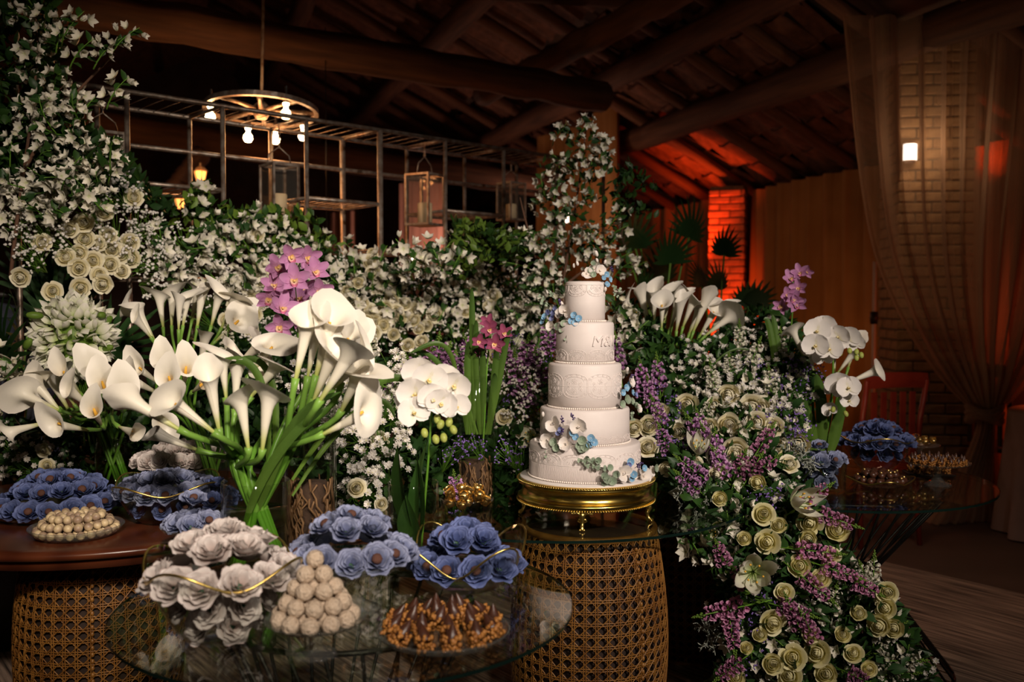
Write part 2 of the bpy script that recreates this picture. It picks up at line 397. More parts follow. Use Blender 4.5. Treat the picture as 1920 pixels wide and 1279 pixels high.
# ---------------------------------------------------------------- objects
def setp(o, label=None, cat=None, group=None, kind=None):
    if label: o['label'] = label
    if cat: o['category'] = cat
    if group: o['group'] = group
    if kind: o['kind'] = kind
    return o
def obj(name, me, parent=None, M=None, label=None, cat=None, group=None, kind=None):
    o = bpy.data.objects.new(name, me); COL.objects.link(o)
    if parent is not None: o.parent = parent
    if M is not None: o.matrix_basis = M
    return setp(o, label, cat, group, kind)
def thing(name, label, cat, M=None, group=None):
    o = obj(name, None, None, M, label, cat, group); o.empty_display_size = .05
    return o
def struct(name, me, M=None): return obj(name, me, None, M, kind='structure')
def spawn(kit, name, label, cat, M, group=None):
    """kit = mesh (the thing is one mesh) or list of (part name, mesh, matrix[, label, kind, subparts])"""
    if not isinstance(kit, list): return obj(name, kit, None, M, label, cat, group)
    r = thing(name, label, cat, M, group)
    for p in kit:
        c = obj(p[0], p[1], r, p[2] if len(p) > 2 else None, p[3] if len(p) > 3 else None, kind=p[4] if len(p) > 4 else None)
        for q in (p[5] if len(p) > 5 else ()): obj(q[0], q[1], c, q[2])
    return r

# ================================================================ THE SETTING
NV = Vector((.941, .339, 0)); WV = Vector((-.339, .941, 0))
def RW(a, t, z): return NV * a + WV * t + Vector((0, 0, z))
def roof_z(a): return 2.78 + .5 * (5.85 - a) if a > .5 else 2.78 + .5 * 5.35 - .5 * (.5 - a)
# floor
struct('floor', one(g_box(30, 32, .1, (0, 6, -.05)), 'floor', FLOORM, False))
rug = MB(); ed = Vector((.608, -.794, 0)); fd = Vector((-.794, -.608, 0)); E0 = Vector((2.0, 5.24, 0))
rug.add(g_grid(40, 24, lambda u, v: (9.5 * (u - .45), 6.0 * v, .012 + .0015 * math.sin(u * 90) * math.sin(v * 70))))
rug.add(g_tube([(-4.275, 0, .006), (5.225, 0, .006)], .006, 6))
rm = Matrix((( ed.x, fd.x, 0, E0.x), (ed.y, fd.y, 0, E0.y), (0, 0, 1, 0), (0, 0, 0, 1)))
obj('rug', rug.mesh('rug', rug_m), None, rm, 'large dark brown and grey streaked rug under the dessert tables', 'rug')
# walls
def wall(name, a0, t0, a1, t1, h, m, th=.15):
    p = RW(a0, t0, 0); q = RW(a1, t1, 0); d = q - p; c = (p + q) / 2
    struct(name, one(g_box(d.length, th, h), name, m, False), T(c.x, c.y, h / 2) @ RZ(math.atan2(d.y, d.x)))
wall('wall_right', 6.15, -3, 6.15, 17, 2.75, DARKW)
wall('wall_back', -6.2, 16.5, 6.2, 16.5, 5.6, DARKW)
wall('wall_left', -6.15, -3, -6.15, 16.5, 2.2, DARKW)
# ceiling: corrugated clay courses seen from below (fine away from the lit bay)
def ceil_pt(u, v, a0, a1, t0, t1, course=.42):
    a = a0 + (a1 - a0) * v; t = t0 + (t1 - t0) * u
    return tuple(RW(a, t, roof_z(a) + .05 + .025 * math.sin(t * 2 * PI / .24) + .03 * ((a / course) % 1)))
mc = MB()
mc.add(g_grid(480, 40, lambda u, v: ceil_pt(u, v, -6.6, 3.5, -3, 17)))
struct('ceiling', mc.mesh('ceiling', TILE))
mc = MB(); mc.add(g_grid(2, 2, lambda u, v: tuple(RW(3.4 + 3.2 * v, -3 + 20 * u, roof_z(3.4 + 3.2 * v) + .13))))
roofbay = struct('ceiling', mc.mesh('roof_underlay', DARKW))
# clay tiles of the lit bay, each its own piece, children of the roof bay
tm = []
for k in range(3):
    q = MB(); bow = .055 + .006 * k
    def tf(u, v, bow=bow, k=k):
        ang = (u - .5) * 2.2; wd = .118 - .012 * v
        return (wd * math.sin(ang) / .89, .42 * (v - .5), bow * (math.cos(ang) - .6) + .02 * v)
    q.add(g_grid(6, 2, tf)); V, Fc, A = g_grid(6, 2, lambda u, v: tuple(np.array(tf(u, v)) + (0, 0, .014)))
    q.add((V, [f[::-1] for f in Fc], A))
    q.add(g_grid(6, 1, lambda u, v: tuple(np.array(tf(u, 0)) + (0, 0, .014 * v))))
    q.add(g_grid(6, 1, lambda u, v: tuple(np.array(tf(u, 1)) + (0, 0, .014 * v))))
    tm.append(q.mesh('roof_tile', TILE))
slope = math.atan(.5)
for i in range(31):
    for j in range(8):
        a = 6.2 - j * .345; t = 5.9 + i * .225
        # up-slope direction is -N raised
        up = (-NV * math.cos(slope) + Vector((0, 0, math.sin(slope)))).normalized(); nn = (NV * math.sin(slope) + Vector((0, 0, math.cos(slope))))
        x = up.cross(nn) * -1
        m3 = Matrix((x, up, nn)).transposed().to_4x4()
        p = RW(a, t + rnd.uniform(-.01, .01), roof_z(a) + .055 + rnd.uniform(-.008, .008))
        flip = RY(PI) if i % 2 else Matrix()
        obj('roof_tile', rnd.choice(tm), roofbay, T(p) @ m3 @ flip @ RZ(rnd.uniform(-.03, .03)) @ RX(rnd.uniform(.02, .07)))
# rafters (round poles) and purlins (logs)
def log_mesh(p, q, r, name, m, seg=10, n=10, wob=.12, seed=1):
    g = random.Random(seed); L = (q - p).length
    pts = [(g.uniform(-1, 1) * r * .12, g.uniform(-1, 1) * r * .12, -L / 2 + L * i / n) for i in range(n + 1)]
    return one(g_tube(pts, [r * (1 + g.uniform(-wob, wob) * .6) for _ in pts], seg), name, m), aim((p + q) / 2, q - p)
for k in range(-7, 10):
    t = 7.08 + .85 * k
    p = RW(6.0, t, roof_z(6.0) - .07); q = RW(.5, t + .05, roof_z(.5) - .07)
    me, M = log_mesh(p, q, .058, 'rafter', RAFTER, 9, 14, .2, k)
    obj('trim_1', me, None, M, 'round timber rafter under the clay roof tiles', kind='structure')
for n, (a, z, r) in enumerate([(4.66, 3.20, .13), (3.9, 3.55, .12), (2.6, 4.15, .12), (1.4, 4.75, .12)]):
    me, M = log_mesh(RW(a, -2, z), RW(a, 16.3, z), r, 'purlin', LOG, 14, 24, .12, n + 5)
    struct('trim_2', me, M)
for n, (p, q, r) in enumerate([(P(-60, -20, 4.8), P(1130, 180, 7.4), .115), (P(60, 222, 7.2), P(1050, 352, 10.2), .12), (P(-200, -130, 4.6), P(1560, 20, 8.6), .12),
                               (P(310, 372, 7.5), P(378, 288, 7.6), .075), (P(905, 180, 8.6), P(1320, -40, 6.0), .10)]):
    me, M = log_mesh(p, q, r, 'tie_beam', LOG, 14, 20, .1, n + 20); struct('trim_3', me, M)
struct('trim_4', *log_mesh(RW(-.2, -2, 5.3), RW(-.2, 16.3, 5.3), .14, 'ridge_pole', LOG, 12, 12))
# left slope rafters
for k in range(-3, 12):
    t = 1.2 + 1.1 * k
    me, M = log_mesh(RW(-6.0, t, roof_z(-6.0) - .08), RW(.4, t, roof_z(.4) - .08), .055, 'rafter', RAFTER, 7, 8, .2, k + 50)
    struct('trim_5', me, M)

# brick columns
def brick_meshes(l, h, d, name, m):
    out = []
    for k in range(3):
        q = MB(); g = random.Random(k)
        V, Fc, A = g_box(l, d, h, (0, 0, 0), .006)
        V = [(x + g.uniform(-.002, .002), y + g.uniform(-.0025, .0025), z + g.uniform(-.0015, .0015)) for x, y, z in V]
        q.add((V, Fc, A)); out.append(q.mesh(name, m, False))
    return out
def brick_column(p, wd, ht, m, ang, wallname, l=.21, h=.062, z0=0):
    core = struct(wallname, one(g_box(wd - .016, wd - .016, ht, (0, 0, ht / 2)), 'column_core', MORTAR, False), T(p.x, p.y, z0) @ RZ(ang))
    full = brick_meshes(l, h, .05, 'brick', m); half = brick_meshes(l / 2 - .005, h, .05, 'brick', m)
    j = .012; rows = int(ht / (h + j))
    for s in range(3):        # the faces turned to the room: front, left, right
        R = RZ({0: 0, 1: -PI / 2, 2: PI / 2}[s])
        for r in range(rows):
            x = -wd / 2; k = 0
            z = (r + .5) * (h + j)
            if r % 2: seq = [l / 2 - .005] + [l] * 9
            else: seq = [l] * 9
            for ln in seq:
                e = min(x + ln, wd / 2); real = e - x
                if real < .04: break
                meshes = full if ln == l else half
                sc = Matrix.Diagonal((real / ln, 1, 1, 1))
                obj('brick', rnd.choice(meshes), core, R @ T((x + e) / 2, -wd / 2 + .02 + rnd.uniform(-.004, .004), z) @ sc)
                x = e + j
                if x >= wd / 2 - .03: break
    return core
cp = P(1732, 600, 6.85); brick_column(cp, .50, 3.28, BRICK, -.12, 'wall_column')
cp2 = P(1364, 600, 10.25); brick_column(cp2, .36, 2.7, BRICK_R, -.33, 'wall_pillar')

# drapes against the side wall and on the columns
def drape(p, q, z0, z1, folds, amp, m, name, label, n=10, slant=(0, 0), seed=0, z1b=None):
    g = random.Random(seed); d = q - p; L = d.length; nx = folds * 8
    ph = [g.uniform(0, 6) for _ in range(4)]; mb = MB()
    z1b = z1 if z1b is None else z1b
    def fn(u, v):
        uu = u + slant[0] * (1 - v) * (1 - u) + slant[1] * (1 - v) * u
        y = amp * (math.sin(u * folds * 2 * PI + ph[0] + .6 * math.sin(v * 3 + u * 9)) + .5 * math.sin(u * folds * 4.3 * PI + ph[1])) * (.8 + .3 * (1 - v)) + amp * math.sin(u * 7 + ph[2])
        return (L * uu, y, z0 + (z1 + (z1b - z1) * u - z0) * v)
    mb.add(g_grid(nx, n, fn)); M = T(p.x, p.y, 0) @ RZ(math.atan2(d.y, d.x))
    o = obj(name, mb.mesh(name, m), None, M, label, 'curtain')
    return o
drape(RW(5.85, 12.9, 0), RW(5.85, 9.55, 0), .03, 2.66, 12, .06, DRAPE, 'wall_drape', 'brown gathered wall drape to the left of the red lit brick pillar', slant=(0, -.03), seed=3)
drape(RW(5.85, 8.75, 0), RW(5.85, 5.4, 0), .03, 2.66, 13, .06, DRAPE, 'wall_drape', 'brown gathered wall drape to the right of the red lit brick pillar', seed=4)
a_, b_ = P(1020, 258, 11), P(1165, 195, 9.9)
drape(Vector((a_.x, a_.y, 0)), Vector((b_.x, b_.y, 0)), .03, a_.z, 7, .05, DRAPE, 'column_drape', 'tall pinkish drape hanging behind the white blossom branches, top right of rack', seed=5, z1b=b_.z)
a_, b_ = P(752, 345, 12.2), P(836, 322, 11.6)
drape(Vector((a_.x, a_.y, 0)), Vector((b_.x, b_.y, 0)), .03, a_.z, 6, .03, DRAPE_P, 'column_drape', 'pink drape with a bright lamp behind the middle of the metal rack', seed=6, z1b=b_.z)
a_, b_ = P(622, 400, 12.2), P(668, 395, 11.9)
drape(Vector((a_.x, a_.y, 0)), Vector((b_.x, b_.y, 0)), .03, a_.z, 4, .03, DRAPE_P, 'column_drape', 'dim narrow drape behind the rack beside the small hanging bulb', seed=7)

# sheer tied-back curtain in front of the brick column
def tied(name, label, edge, dep, folds, seed, amp=.05):
    """edge: rows of (py, left px, right px) at depth dep; the cloth is gathered at the knot"""
    g = random.Random(seed); ph = [g.uniform(0, 6) for _ in range(6)]; rows = []
    for py, l, r in edge:
        A = P(l, py, dep); B = P(r, py, dep); rows.append((A.z, A.x, B.x))
    n = 64
    def row(v):
        k = v * (len(rows) - 1); i = min(int(k), len(rows) - 2); f = k - i
        p0 = rows[max(i - 1, 0)]; p1 = rows[i]; p2 = rows[i + 1]; p3 = rows[min(i + 2, len(rows) - 1)]
        return [.5 * (2 * b + (c - a) * f + (2 * a - 5 * b + 4 * c - d) * f * f + (3 * b - a - 3 * c + d) * f ** 3) for a, b, c, d in zip(p0, p1, p2, p3)]
    def fn(u, v):
        z, x0, x1 = row(v); wdt = x1 - x0
        am = amp * (1.0 if wdt > .5 else .4 + wdt)
        uu = u + .014 * math.sin(u * folds * 2 * PI + ph[0]) + .02 * math.sin(u * 5 + ph[3])
        y = dep + am * (math.sin(u * folds * 2 * PI + ph[1] + .5 * math.sin(v * 4)) + .45 * math.sin(u * folds * 3.3 * PI + ph[2] + v * 3)) + .05 * math.sin(v * 5 + u * 3)
        return (x0 + wdt * uu, y, z)
    return obj(name, one(g_grid(folds * 10, n, fn), name, SHEER), None, None, label, 'curtain')
tied('sheer_curtain', 'sheer ivory curtain tied in a knot in front of the tan brick column',
     [(30, 1556, 2180), (150, 1572, 2150), (300, 1592, 2110), (450, 1622, 2060), (560, 1665, 2010), (650, 1718, 1958), (720, 1772, 1912), (768, 1818, 1872), (784, 1828, 1866), (812, 1822, 1868), (870, 1795, 1872), (930, 1762, 1876), (978, 1728, 1884)], 6.15, 12, 1)
tied('sheer_curtain', 'second sheer ivory layer falling from upper right into the same knot',
     [(20, 1800, 2240), (150, 1802, 2220), (300, 1806, 2170), (450, 1810, 2120), (560, 1814, 2050), (650, 1818, 1985), (720, 1815, 1925), (768, 1832, 1878), (784, 1834, 1866)], 6.26, 9, 2)
kn = MB(); kp = P(1846, 776, 6.1)
for k in range(3):
    kn.add(g_tube([(math.cos(a) * .10, math.sin(a) * .075, .02 * math.sin(a * 2 + k) + (k - 1) * .028) for a in np.linspace(0, 2 * PI, 18, endpoint=False)], .026, 7, True))
obj('curtain_tie', kn.mesh('curtain_tie', SHEER), None, T(kp), 'gathered fabric knot holding the sheer curtain together', 'curtain tie')

# ================================================================ BACKGROUND THINGS
# wall sconce on the brick column
def sconce(p, s, label, mt=BULB_W, ang=0):
    r = thing('wall_sconce', label, 'wall lamp', T(p) @ RZ(ang))
    obj('lamp_shade', one(g_grid(10, 4, lambda u, v: (.075 * s * math.sin((u - .5) * PI), -.07 * s * math.cos((u - .5) * PI), s * (-.09 + .18 * v))), 'lamp_shade', mt), r)
    obj('wall_plate', one(g_box(.12 * s, .02 * s, .24 * s, (0, .0, 0), .004), 'wall_plate', IRON), r)
    return r
sp = P(1706, 286, 6.55); sconce(sp, .62, 'lit wall lamp on the tan brick column behind the sheer curtain')
lamp('sconce_light', 'POINT', sp + Vector((0, -.16, 0)), 3.2, (1.0, .66, .40), .05)
sp = P(1222 - 164, 408, 9.6); sconce(sp, .6, 'lit wall lamp glowing through the white blossom branches')
lamp('sconce_light', 'POINT', sp + Vector((0, -.15, .1)), 8, (1.0, .55, .40), .05)
sp = P(780, 478, 11.3); sconce(sp, .8, 'lit wall lamp low on the pink drape behind the rack')
lamp('sconce_light', 'POINT', sp + Vector((.0, -.22, .16)), 20, (1.0, .5, .36), .05)
# hanging bulb
bp = P(613, 508, 5.9); bb = thing('hanging_bulb', 'small pear-shaped lit bulb hanging beside the mauve orchid spike', 'light bulb', T(bp))
obj('bulb_glass', one(g_lathe([(.001, -.035), (.02, -.03), (.028, -.012), (.024, .012), (.012, .034), (.01, .045)], 12), 'bulb_glass', BULB_W), bb)
obj('cord', one(g_tube([(0, 0, .04), (0, 0, 1.5)], .003, 5), 'cord', WIRE), bb)
obj('socket', one(g_lathe([(.011, .04), (.014, .045), (.014, .08), (.004, .085)], 10), 'socket', IRON), bb)

# wheel chandelier
ch = thing('wheel_chandelier', 'round iron wagon-wheel chandelier with five lit bulbs above the rack', 'chandelier', T(P(490, 207, 5.15)) @ RX(-.10))
Rw = .293
prof = lambda r, h, w_: g_lathe([(r - w_, -h), (r + w_, -h), (r + w_, h), (r - w_, h), (r - w_, -h)], 48)
obj('rim', one(prof(Rw, .013, .011), 'rim', IRON, False), ch)
obj('hub', one(g_lathe([(.001, -.05), (.03, -.045), (.045, -.02), (.045, .02), (.02, .045), (.001, .05)], 16), 'hub', IRON), ch)
spk = one(g_tube([(.04, 0, 0), (.15, 0, .004), (Rw, 0, 0)], [.013, .010, .013], 6), 'spoke', IRON)
for k in range(8): obj('spoke', spk, ch, RZ(2 * PI * k / 8 + .2))
bulbm = one(g_lathe([(.001, -.085), (.018, -.08), (.027, -.062), (.024, -.045), (.012, -.03), (.011, -.012), (.017, -.008), (.017, .0)], 14), 'bulb', BULB)
sockm = one(g_lathe([(.0, .0), (.014, .0), (.016, .03), (.008, .05), (.008, .09)], 10), 'socket', BLACK_W)
for ang in (-146, -48, 120, 88, 48):
    ang = math.radians(ang); px = Rw * .93 * math.cos(ang); py = Rw * .93 * math.sin(ang); dz = -.008
    b = obj('bulb', bulbm, ch, T(px, py, -.018 + dz)); obj('socket', sockm, b, T(0, 0, 0))
obj('hanging_rod', one(g_tube([(0, 0, .03), (0, 0, 1.35)], .009, 6), 'hanging_rod', IRON), ch)

# ---------------------------------------------------------------- metal rack
H0 = 2.35
ra = Vector((-1.99, 3.82, 0)); rdir = Vector((.735, .678, 0)).normalized(); rperp = Vector((-rdir.y, rdir.x, 0))
rack = thing('metal_rack', 'weathered tubular metal shelving rack rising behind the flower wall', 'rack', T(ra) @ RZ(math.atan2(rdir.y, rdir.x)))
mod = .44; NB = 8; DP = .36
tubeA = lambda p, q, r, nm: obj(nm, one(g_tube([p, q], r, 7), nm, IRON), rack)
for k in range(NB + 1):
    for y in (0, DP):
        tubeA((k * mod, y, 0), (k * mod, y, H0), .0115 if k != 4 else .016, 'post')
    tubeA((k * mod, 0, H0), (k * mod, DP, H0), .009, 'cross_bar')
for y in (0, DP):
    for z in (H0, H0 - .17 if y else H0):
        tubeA((0, y, z), (NB * mod, y, z), .0115, 'rail')
tubeA((0, DP, .08), (NB * mod, DP, .08), .01, 'rail'); tubeA((0, 0, .08), (NB * mod, 0, .08), .01, 'rail')
slats = MB()
for k in range(NB * 6): slats.add(g_tube([((k + .5) * mod / 6, 0, H0), ((k + .5) * mod / 6, DP, H0)], .0018, 4))
obj('grille_wires', slats.mesh('grille_wires', IRON), rack, kind='stuff')
def rshelf(k0, k1, z, inner=True):
    sh = obj('shelf', one(MB_join([g_tube([(k0 * mod, 0, z), (k1 * mod, 0, z)], .010, 6), g_tube([(k0 * mod, DP, z), (k1 * mod, DP, z)], .010, 6), g_tube([(k0 * mod, 0, z), (k0 * mod, DP, z)], .008, 6), g_tube([(k1 * mod, 0, z), (k1 * mod, DP, z)], .008, 6)]), 'shelf', IRON), rack)
    q = MB()
    for i in range(int((k1 - k0) * 9)): q.add(g_tube([((k0 + (i + .5) / 9) * mod, 0, z), ((k0 + (i + .5) / 9) * mod, DP, z)], .003, 4))
    obj('shelf_wires', q.mesh('shelf_wires', IRON), sh, kind='stuff')
def MB_join(gs):
    q = MB()
    for g in gs: q.add(g)
    return (np.concatenate(q.v), q.f, np.concatenate(q.a))
def zat(px, py):   # height on the rack's front plane for a place in the photograph
    u = (px - 960) / F; y = (ra.x * rdir.y - ra.y * rdir.x) / (u * rdir.y - rdir.x)
    return P(px, py, y).z, ((y - ra.y) / rdir.y) / mod
for (px, py), (qx, qy) in [((312, 347), (474, 360)), ((622, 375), (750, 386)), ((872, 398), (975, 409)), ((750, 470), (868, 478)), ((150, 520), (305, 520)), ((975, 520), (1075, 520))]:
    z, k0 = zat(px, py); _, k1 = zat(qx, qy); rshelf(round(k0), max(round(k0) + 1, round(k1)), z)
# lanterns hanging on / standing in the rack
def lantern(p, s, label, ang, candle=True, lit=False, chain=.25):
    r = thing('candle_lantern', label, 'lantern', T(p) @ RZ(ang)); a = .062 * s; h = .23 * s
    for i, j in ((-1, -1), (1, -1), (1, 1), (-1, 1)):
        obj('corner_post', one(g_box(.010 * s, .010 * s, h, (i * a, j * a, h / 2)), 'corner_post', IRON, False), r)
    for z in (.004, h):
        obj('frame_ring', one(MB_join([g_box(2 * a + .012, .010, .012, (0, -a, z)), g_box(2 * a + .012, .010, .012, (0, a, z)), g_box(.010, 2 * a, .012, (-a, 0, z)), g_box(.010, 2 * a, .012, (a, 0, z))]), 'frame_ring', IRON, False), r)
    obj('base', one(g_box(2 * a, 2 * a, .008, (0, 0, .002)), 'base', IRON, False), r)
    for k in range(4):
        obj('pane', one(g_box(2 * a - .01, .002, h - .012, (0, -a, h / 2)), 'pane', GLASS_D, False), r, RZ(k * PI / 2))
    if candle:
        c = obj('pillar_candle', one(g_lathe([(0, .006), (.034 * s, .006), (.034 * s, .10 * s), (.030 * s, .104 * s), (0, .098 * s)], 18), 'pillar_candle', WAX), None, T(p) @ RZ(ang), 'cream pillar candle inside the ' + label.replace('glass lantern', 'lantern').replace(' before the pink drape','').replace(' among white flowers','').replace(' behind blossom',''), 'candle')
    hd = MB(); hd.add(g_tube([(-a, 0, h), (-a * .8, 0, h + .05 * s), (0, 0, h + .085 * s), (a * .8, 0, h + .05 * s), (a, 0, h)], .003 * s, 5))
    n = max(2, int(chain / .022))
    for k in range(n):
        hd.add(g_tube([(math.cos(b) * .006 * (1 if k % 2 else .2), math.cos(b) * .006 * (.2 if k % 2 else 1), h + .09 * s + k * .021 + math.sin(b) * .012) for b in np.linspace(0, 2 * PI, 8, endpoint=False)], .0022, 4, True))
    obj('handle_chain', hd.mesh('handle_chain', IRON), r)
    return r
ra_ang = math.atan2(rdir.y, rdir.x)
def inrack(px, py, back=.18):
    z, k = zat(px, py); p = ra + rdir * k * mod + rperp * back; p.z = z; return p
lp = inrack(560, 403); lp.z = P(533, 407, lp.y).z; lantern(lp, 1.12, 'glass lantern hanging under the chandelier in the rack', ra_ang, chain=max(.05, H0 - lp.z - .33))
lp = inrack(828, 420, .15); lantern(lp, 1.24, 'glass lantern hanging in the middle of the rack before the pink drape', ra_ang + .3, chain=max(.05, H0 - lp.z - .38))
lp = inrack(230, 350, .2); lantern(lp, 1.1, 'glass lantern at the left end of the rack among white flowers', ra_ang, chain=max(.05, H0 - lp.z - .36))
lp = inrack(1000, 410, .2); lantern(lp, 1.0, 'glass lantern at the far right end of the rack behind blossom', ra_ang, chain=max(.05, H0 - lp.z - .33))

# amber carriage lamps on the far wall
def carriage(p, s, label):
    r = thing('carriage_lamp', label, 'wall lamp', T(p)); 
    obj('lamp_glass', one(g_lathe([(.045 * s, 0), (.075 * s, .13 * s)], 6), 'lamp_glass', AMBER, False), r)
    obj('lamp_roof', one(g_lathe([(.09 * s, .13 * s), (.05 * s, .18 * s), (.012 * s, .20 * s), (.008 * s, .23 * s), (0, .24 * s)], 6), 'lamp_roof', IRON, False), r)
    obj('lamp_base', one(g_lathe([(0, -.02 * s), (.05 * s, -.01 * s), (.05 * s, 0), (0, 0)], 6), 'lamp_base', IRON, False), r)
    q = MB()
    for k in range(6): q.add(g_tube([(.046 * s * math.cos(k * PI / 3), .046 * s * math.sin(k * PI / 3), 0), (.077 * s * math.cos(k * PI / 3), .077 * s * math.sin(k * PI / 3), .13 * s)], .004, 4))
    obj('lamp_ribs', q.mesh('lamp_ribs', IRON), r)
    obj('lamp_arm', one(g_tube([(0, 0, .0), (0, .10 * s, -.05 * s), (0, .25 * s, -.02 * s)], .008 * s, 6), 'lamp_arm', IRON), r)
carriage(P(376, 342, 7.1), .62, 'amber carriage lamp seen between the left rack posts'); lamp('amber_light', 'POINT', P(376, 320, 6.95), 4, ORANGE, .05)
carriage(P(338, 392, 7.0), .55, 'lower amber lamp half hidden by the flower wall')
carriage(P(46, 362, 5.4), .42, 'amber lamp glowing through the foliage at far left')
carriage(P(563, 398, 7.4), .36, 'small amber lamp showing beside the hanging glass lantern')

# far right: clothed table, chairs, pole
tb = thing('cloth_table', 'grey clothed guest table behind the curtain at far right', 'table', T(3.66, 5.75, 0))
def skirt(u, v):
    a = 2 * PI * u; r = .56 + .05 * v * (1 + .8 * math.sin(a * 14)) ; return (r * math.cos(a), r * math.sin(a), .755 * (1 - v) + .01)
obj('tablecloth', one(g_grid(120, 5, skirt, True), 'tablecloth', CLOTH), tb)
obj('tabletop', one(g_lathe([(0, .745), (.56, .745), (.56, .768), (0, .768)], 40), 'tabletop', CLOTH), tb)
def chair(p, ang, m, label):
    r = thing('dining_chair', label, 'chair', T(p.x, p.y, 0) @ RZ(ang))
    obj('seat', one(g_box(.43, .42, .04, (0, 0, .45), .012), 'seat', m), r)
    for i in (-1, 1):
        obj('leg', one(g_tube([(i * .19, -.18, .43), (i * .20, -.20, 0)], [.022, .016], 6), 'leg', m), r)
        obj('leg', one(g_tube([(i * .19, .19, .43), (i * .20, .23, 0)], [.022, .016], 6), 'leg', m), r)
        obj('back_post', one(g_tube([(i * .19, .19, .45), (i * .195, .22, .75), (i * .2, .27, .99)], [.02, .018, .016], 6), 'back_post', m), r)
    for k in range(5):
        obj('back_slat', one(g_box(.035, .012, .44, (-.13 + .065 * k, .235, .70)), 'back_slat', m, False), r, RX(-.0))
    obj('top_rail', one(g_grid(10, 3, lambda u, v: (.42 * (u - .5), .262 + .02 * math.cos((u - .5) * 3) + .012 * math.sin(v * PI), .93 + .09 * v + .02 * math.cos((u - .5) * 2))), 'top_rail', m), r)
chair(P(1628, 800, 5.75), PI + .25, RED_W, 'dark red wooden chair behind the right dessert table')
chair(P(1895, 900, 6.5), PI * .6, BLACK_W, 'black chair beside the curtain knot at far right')
pl = P(1640, 520, 7.6)
r_ = thing('microphone_pole', 'slim pale upright pole behind the right dessert table', 'pole', T(pl.x, pl.y, 0))
obj('pole', one(g_tube([(0, 0, .02), (0, 0, 1.78)], .016, 8), 'pole', CERAM), r_)
obj('base', one(g_lathe([(0, 0), (.15, 0), (.14, .02), (.03, .03), (0, .03)], 20), 'base', BLACK_W), r_)
obj('clamp', one(g_lathe([(0, 1.28), (.03, 1.28), (.035, 1.33), (.03, 1.38), (0, 1.38)], 10), 'clamp', BLACK_W), r_)
# dark cabinet far left
r_ = thing('dark_cabinet', 'dark navy cabinet at the far left edge behind palm fronds', 'cabinet', T(-2.62, 4.6, 0))
obj('body', one(g_box(.9, .5, 1.46, (0, 0, .73), .01), 'body', NAVY), r_); obj('top', one(g_box(.95, .55, .03, (0, 0, 1.475), .006), 'top', BLACK_W), r_)
for k in (-1, 1): obj('door', one(g_box(.43, .02, 1.3, (k * .22, -.26, .72), .005), 'door', NAVY), r_)
# palm fronds
def palm(p, label, n, L, seed, spread=1.0, m=G_DARK):
    g = random.Random(seed); r = thing('fan_palm', label, 'plant', T(p.x, p.y, 0))
    obj('pot', one(g_lathe([(0, 0), (.15, 0), (.2, .35), (.21, .38), (.18, .38), (.17, .33), (0, .33)], 24), 'pot', BLACK_W), r)
    for k in range(n):
        a = g.uniform(0, 2 * PI); el = g.uniform(.25, 1.0) * spread
        end = Vector((math.sin(a) * el * .5, math.cos(a) * el * .3, p.z + g.uniform(-.1, .25)))
        pts = bez([(0, 0, .33), (0, 0, p.z * .8), end], 7)
        fr = obj('frond', one(g_tube(pts, .006, 5), 'frond_stalk', G_STEM), r)
        q = MB(); dd = (pts[-1] - pts[-2]).normalized()
        B = aim(end, dd, g.uniform(0, 6))
        for i in range(13):
            f = (i - 6) / 6 * 1.5
            q.add(g_petal(L * (1 - .25 * abs(f)), .014, 1, 4, 0, -.35, 'point', fold=.5), 0, B @ RY(f) @ RX(PI / 2) )
        obj('leaflets', q.mesh('leaflets', m), fr)
palm(P(1240, 525, 5.4), 'dark green fan palm behind the right calla lilies', 8, .27, 5, .8)
palm(P(1345, 555, 5.7), 'dark fan palm standing in front of the red lit pillar', 5, .20, 8, .45)
palm(P(20, 640, 3.95), 'dark palm fronds at the left edge below the cabinet', 9, .30, 9)

# ================================================================ TABLES
def wire_table(name, label, c, R, z, rt, rw, zw, rb, n, tw):
    r = thing(name, label, 'table', T(c[0], c[1], 0))
    top = obj('glass_top', one(g_lathe([(0, z - .012), (R - .003, z - .012), (R, z - .009), (R, z - .003), (R - .003, z), (0, z)], 96), 'glass_top', GLASS_T, False), r)
    obj('glass_edge', one(g_lathe([(R + .0005, z - .010), (R + .0005, z - .002)], 96), 'glass_edge', GLASS_E), top)
    for k in range(n):
        a = 2 * PI * k / n; b = a + tw; c_ = b + tw * .4
        pts = [(rt * math.cos(a), rt * math.sin(a), z - .02), (rw * math.cos(b), rw * math.sin(b), zw), (rb * math.cos(c_), rb * math.sin(c_), .025)]
        obj('rod', one(g_tube([pts[0], Vector(pts[0]).lerp(Vector(pts[1]), .93), pts[1], Vector(pts[2]).lerp(Vector(pts[1]), .90), pts[2]], .0048, 5), 'rod', WIRE), r)
    for q, zz in ((rt, z - .02), (rw, zw), (rb, .022)):
        obj('ring', one(g_tube([(q * math.cos(a), q * math.sin(a), zz) for a in np.linspace(0, 2 * PI, 48, endpoint=False)], .0065, 6, True), 'ring', WIRE), r)
    return r
ZF, ZM, ZL, ZR = .72, .75, .76, .75
wire_table('glass_wire_table', 'low round glass table on black wire base at the front', (-.39, 2.23), .535, ZF, .30, .16, .36, .36, 24, .25)
wire_table('glass_wire_table', 'round glass table on flaring black wire base at the right', (1.24, 3.68), .60, ZR, .44, .17, .40, .46, 34, .18)

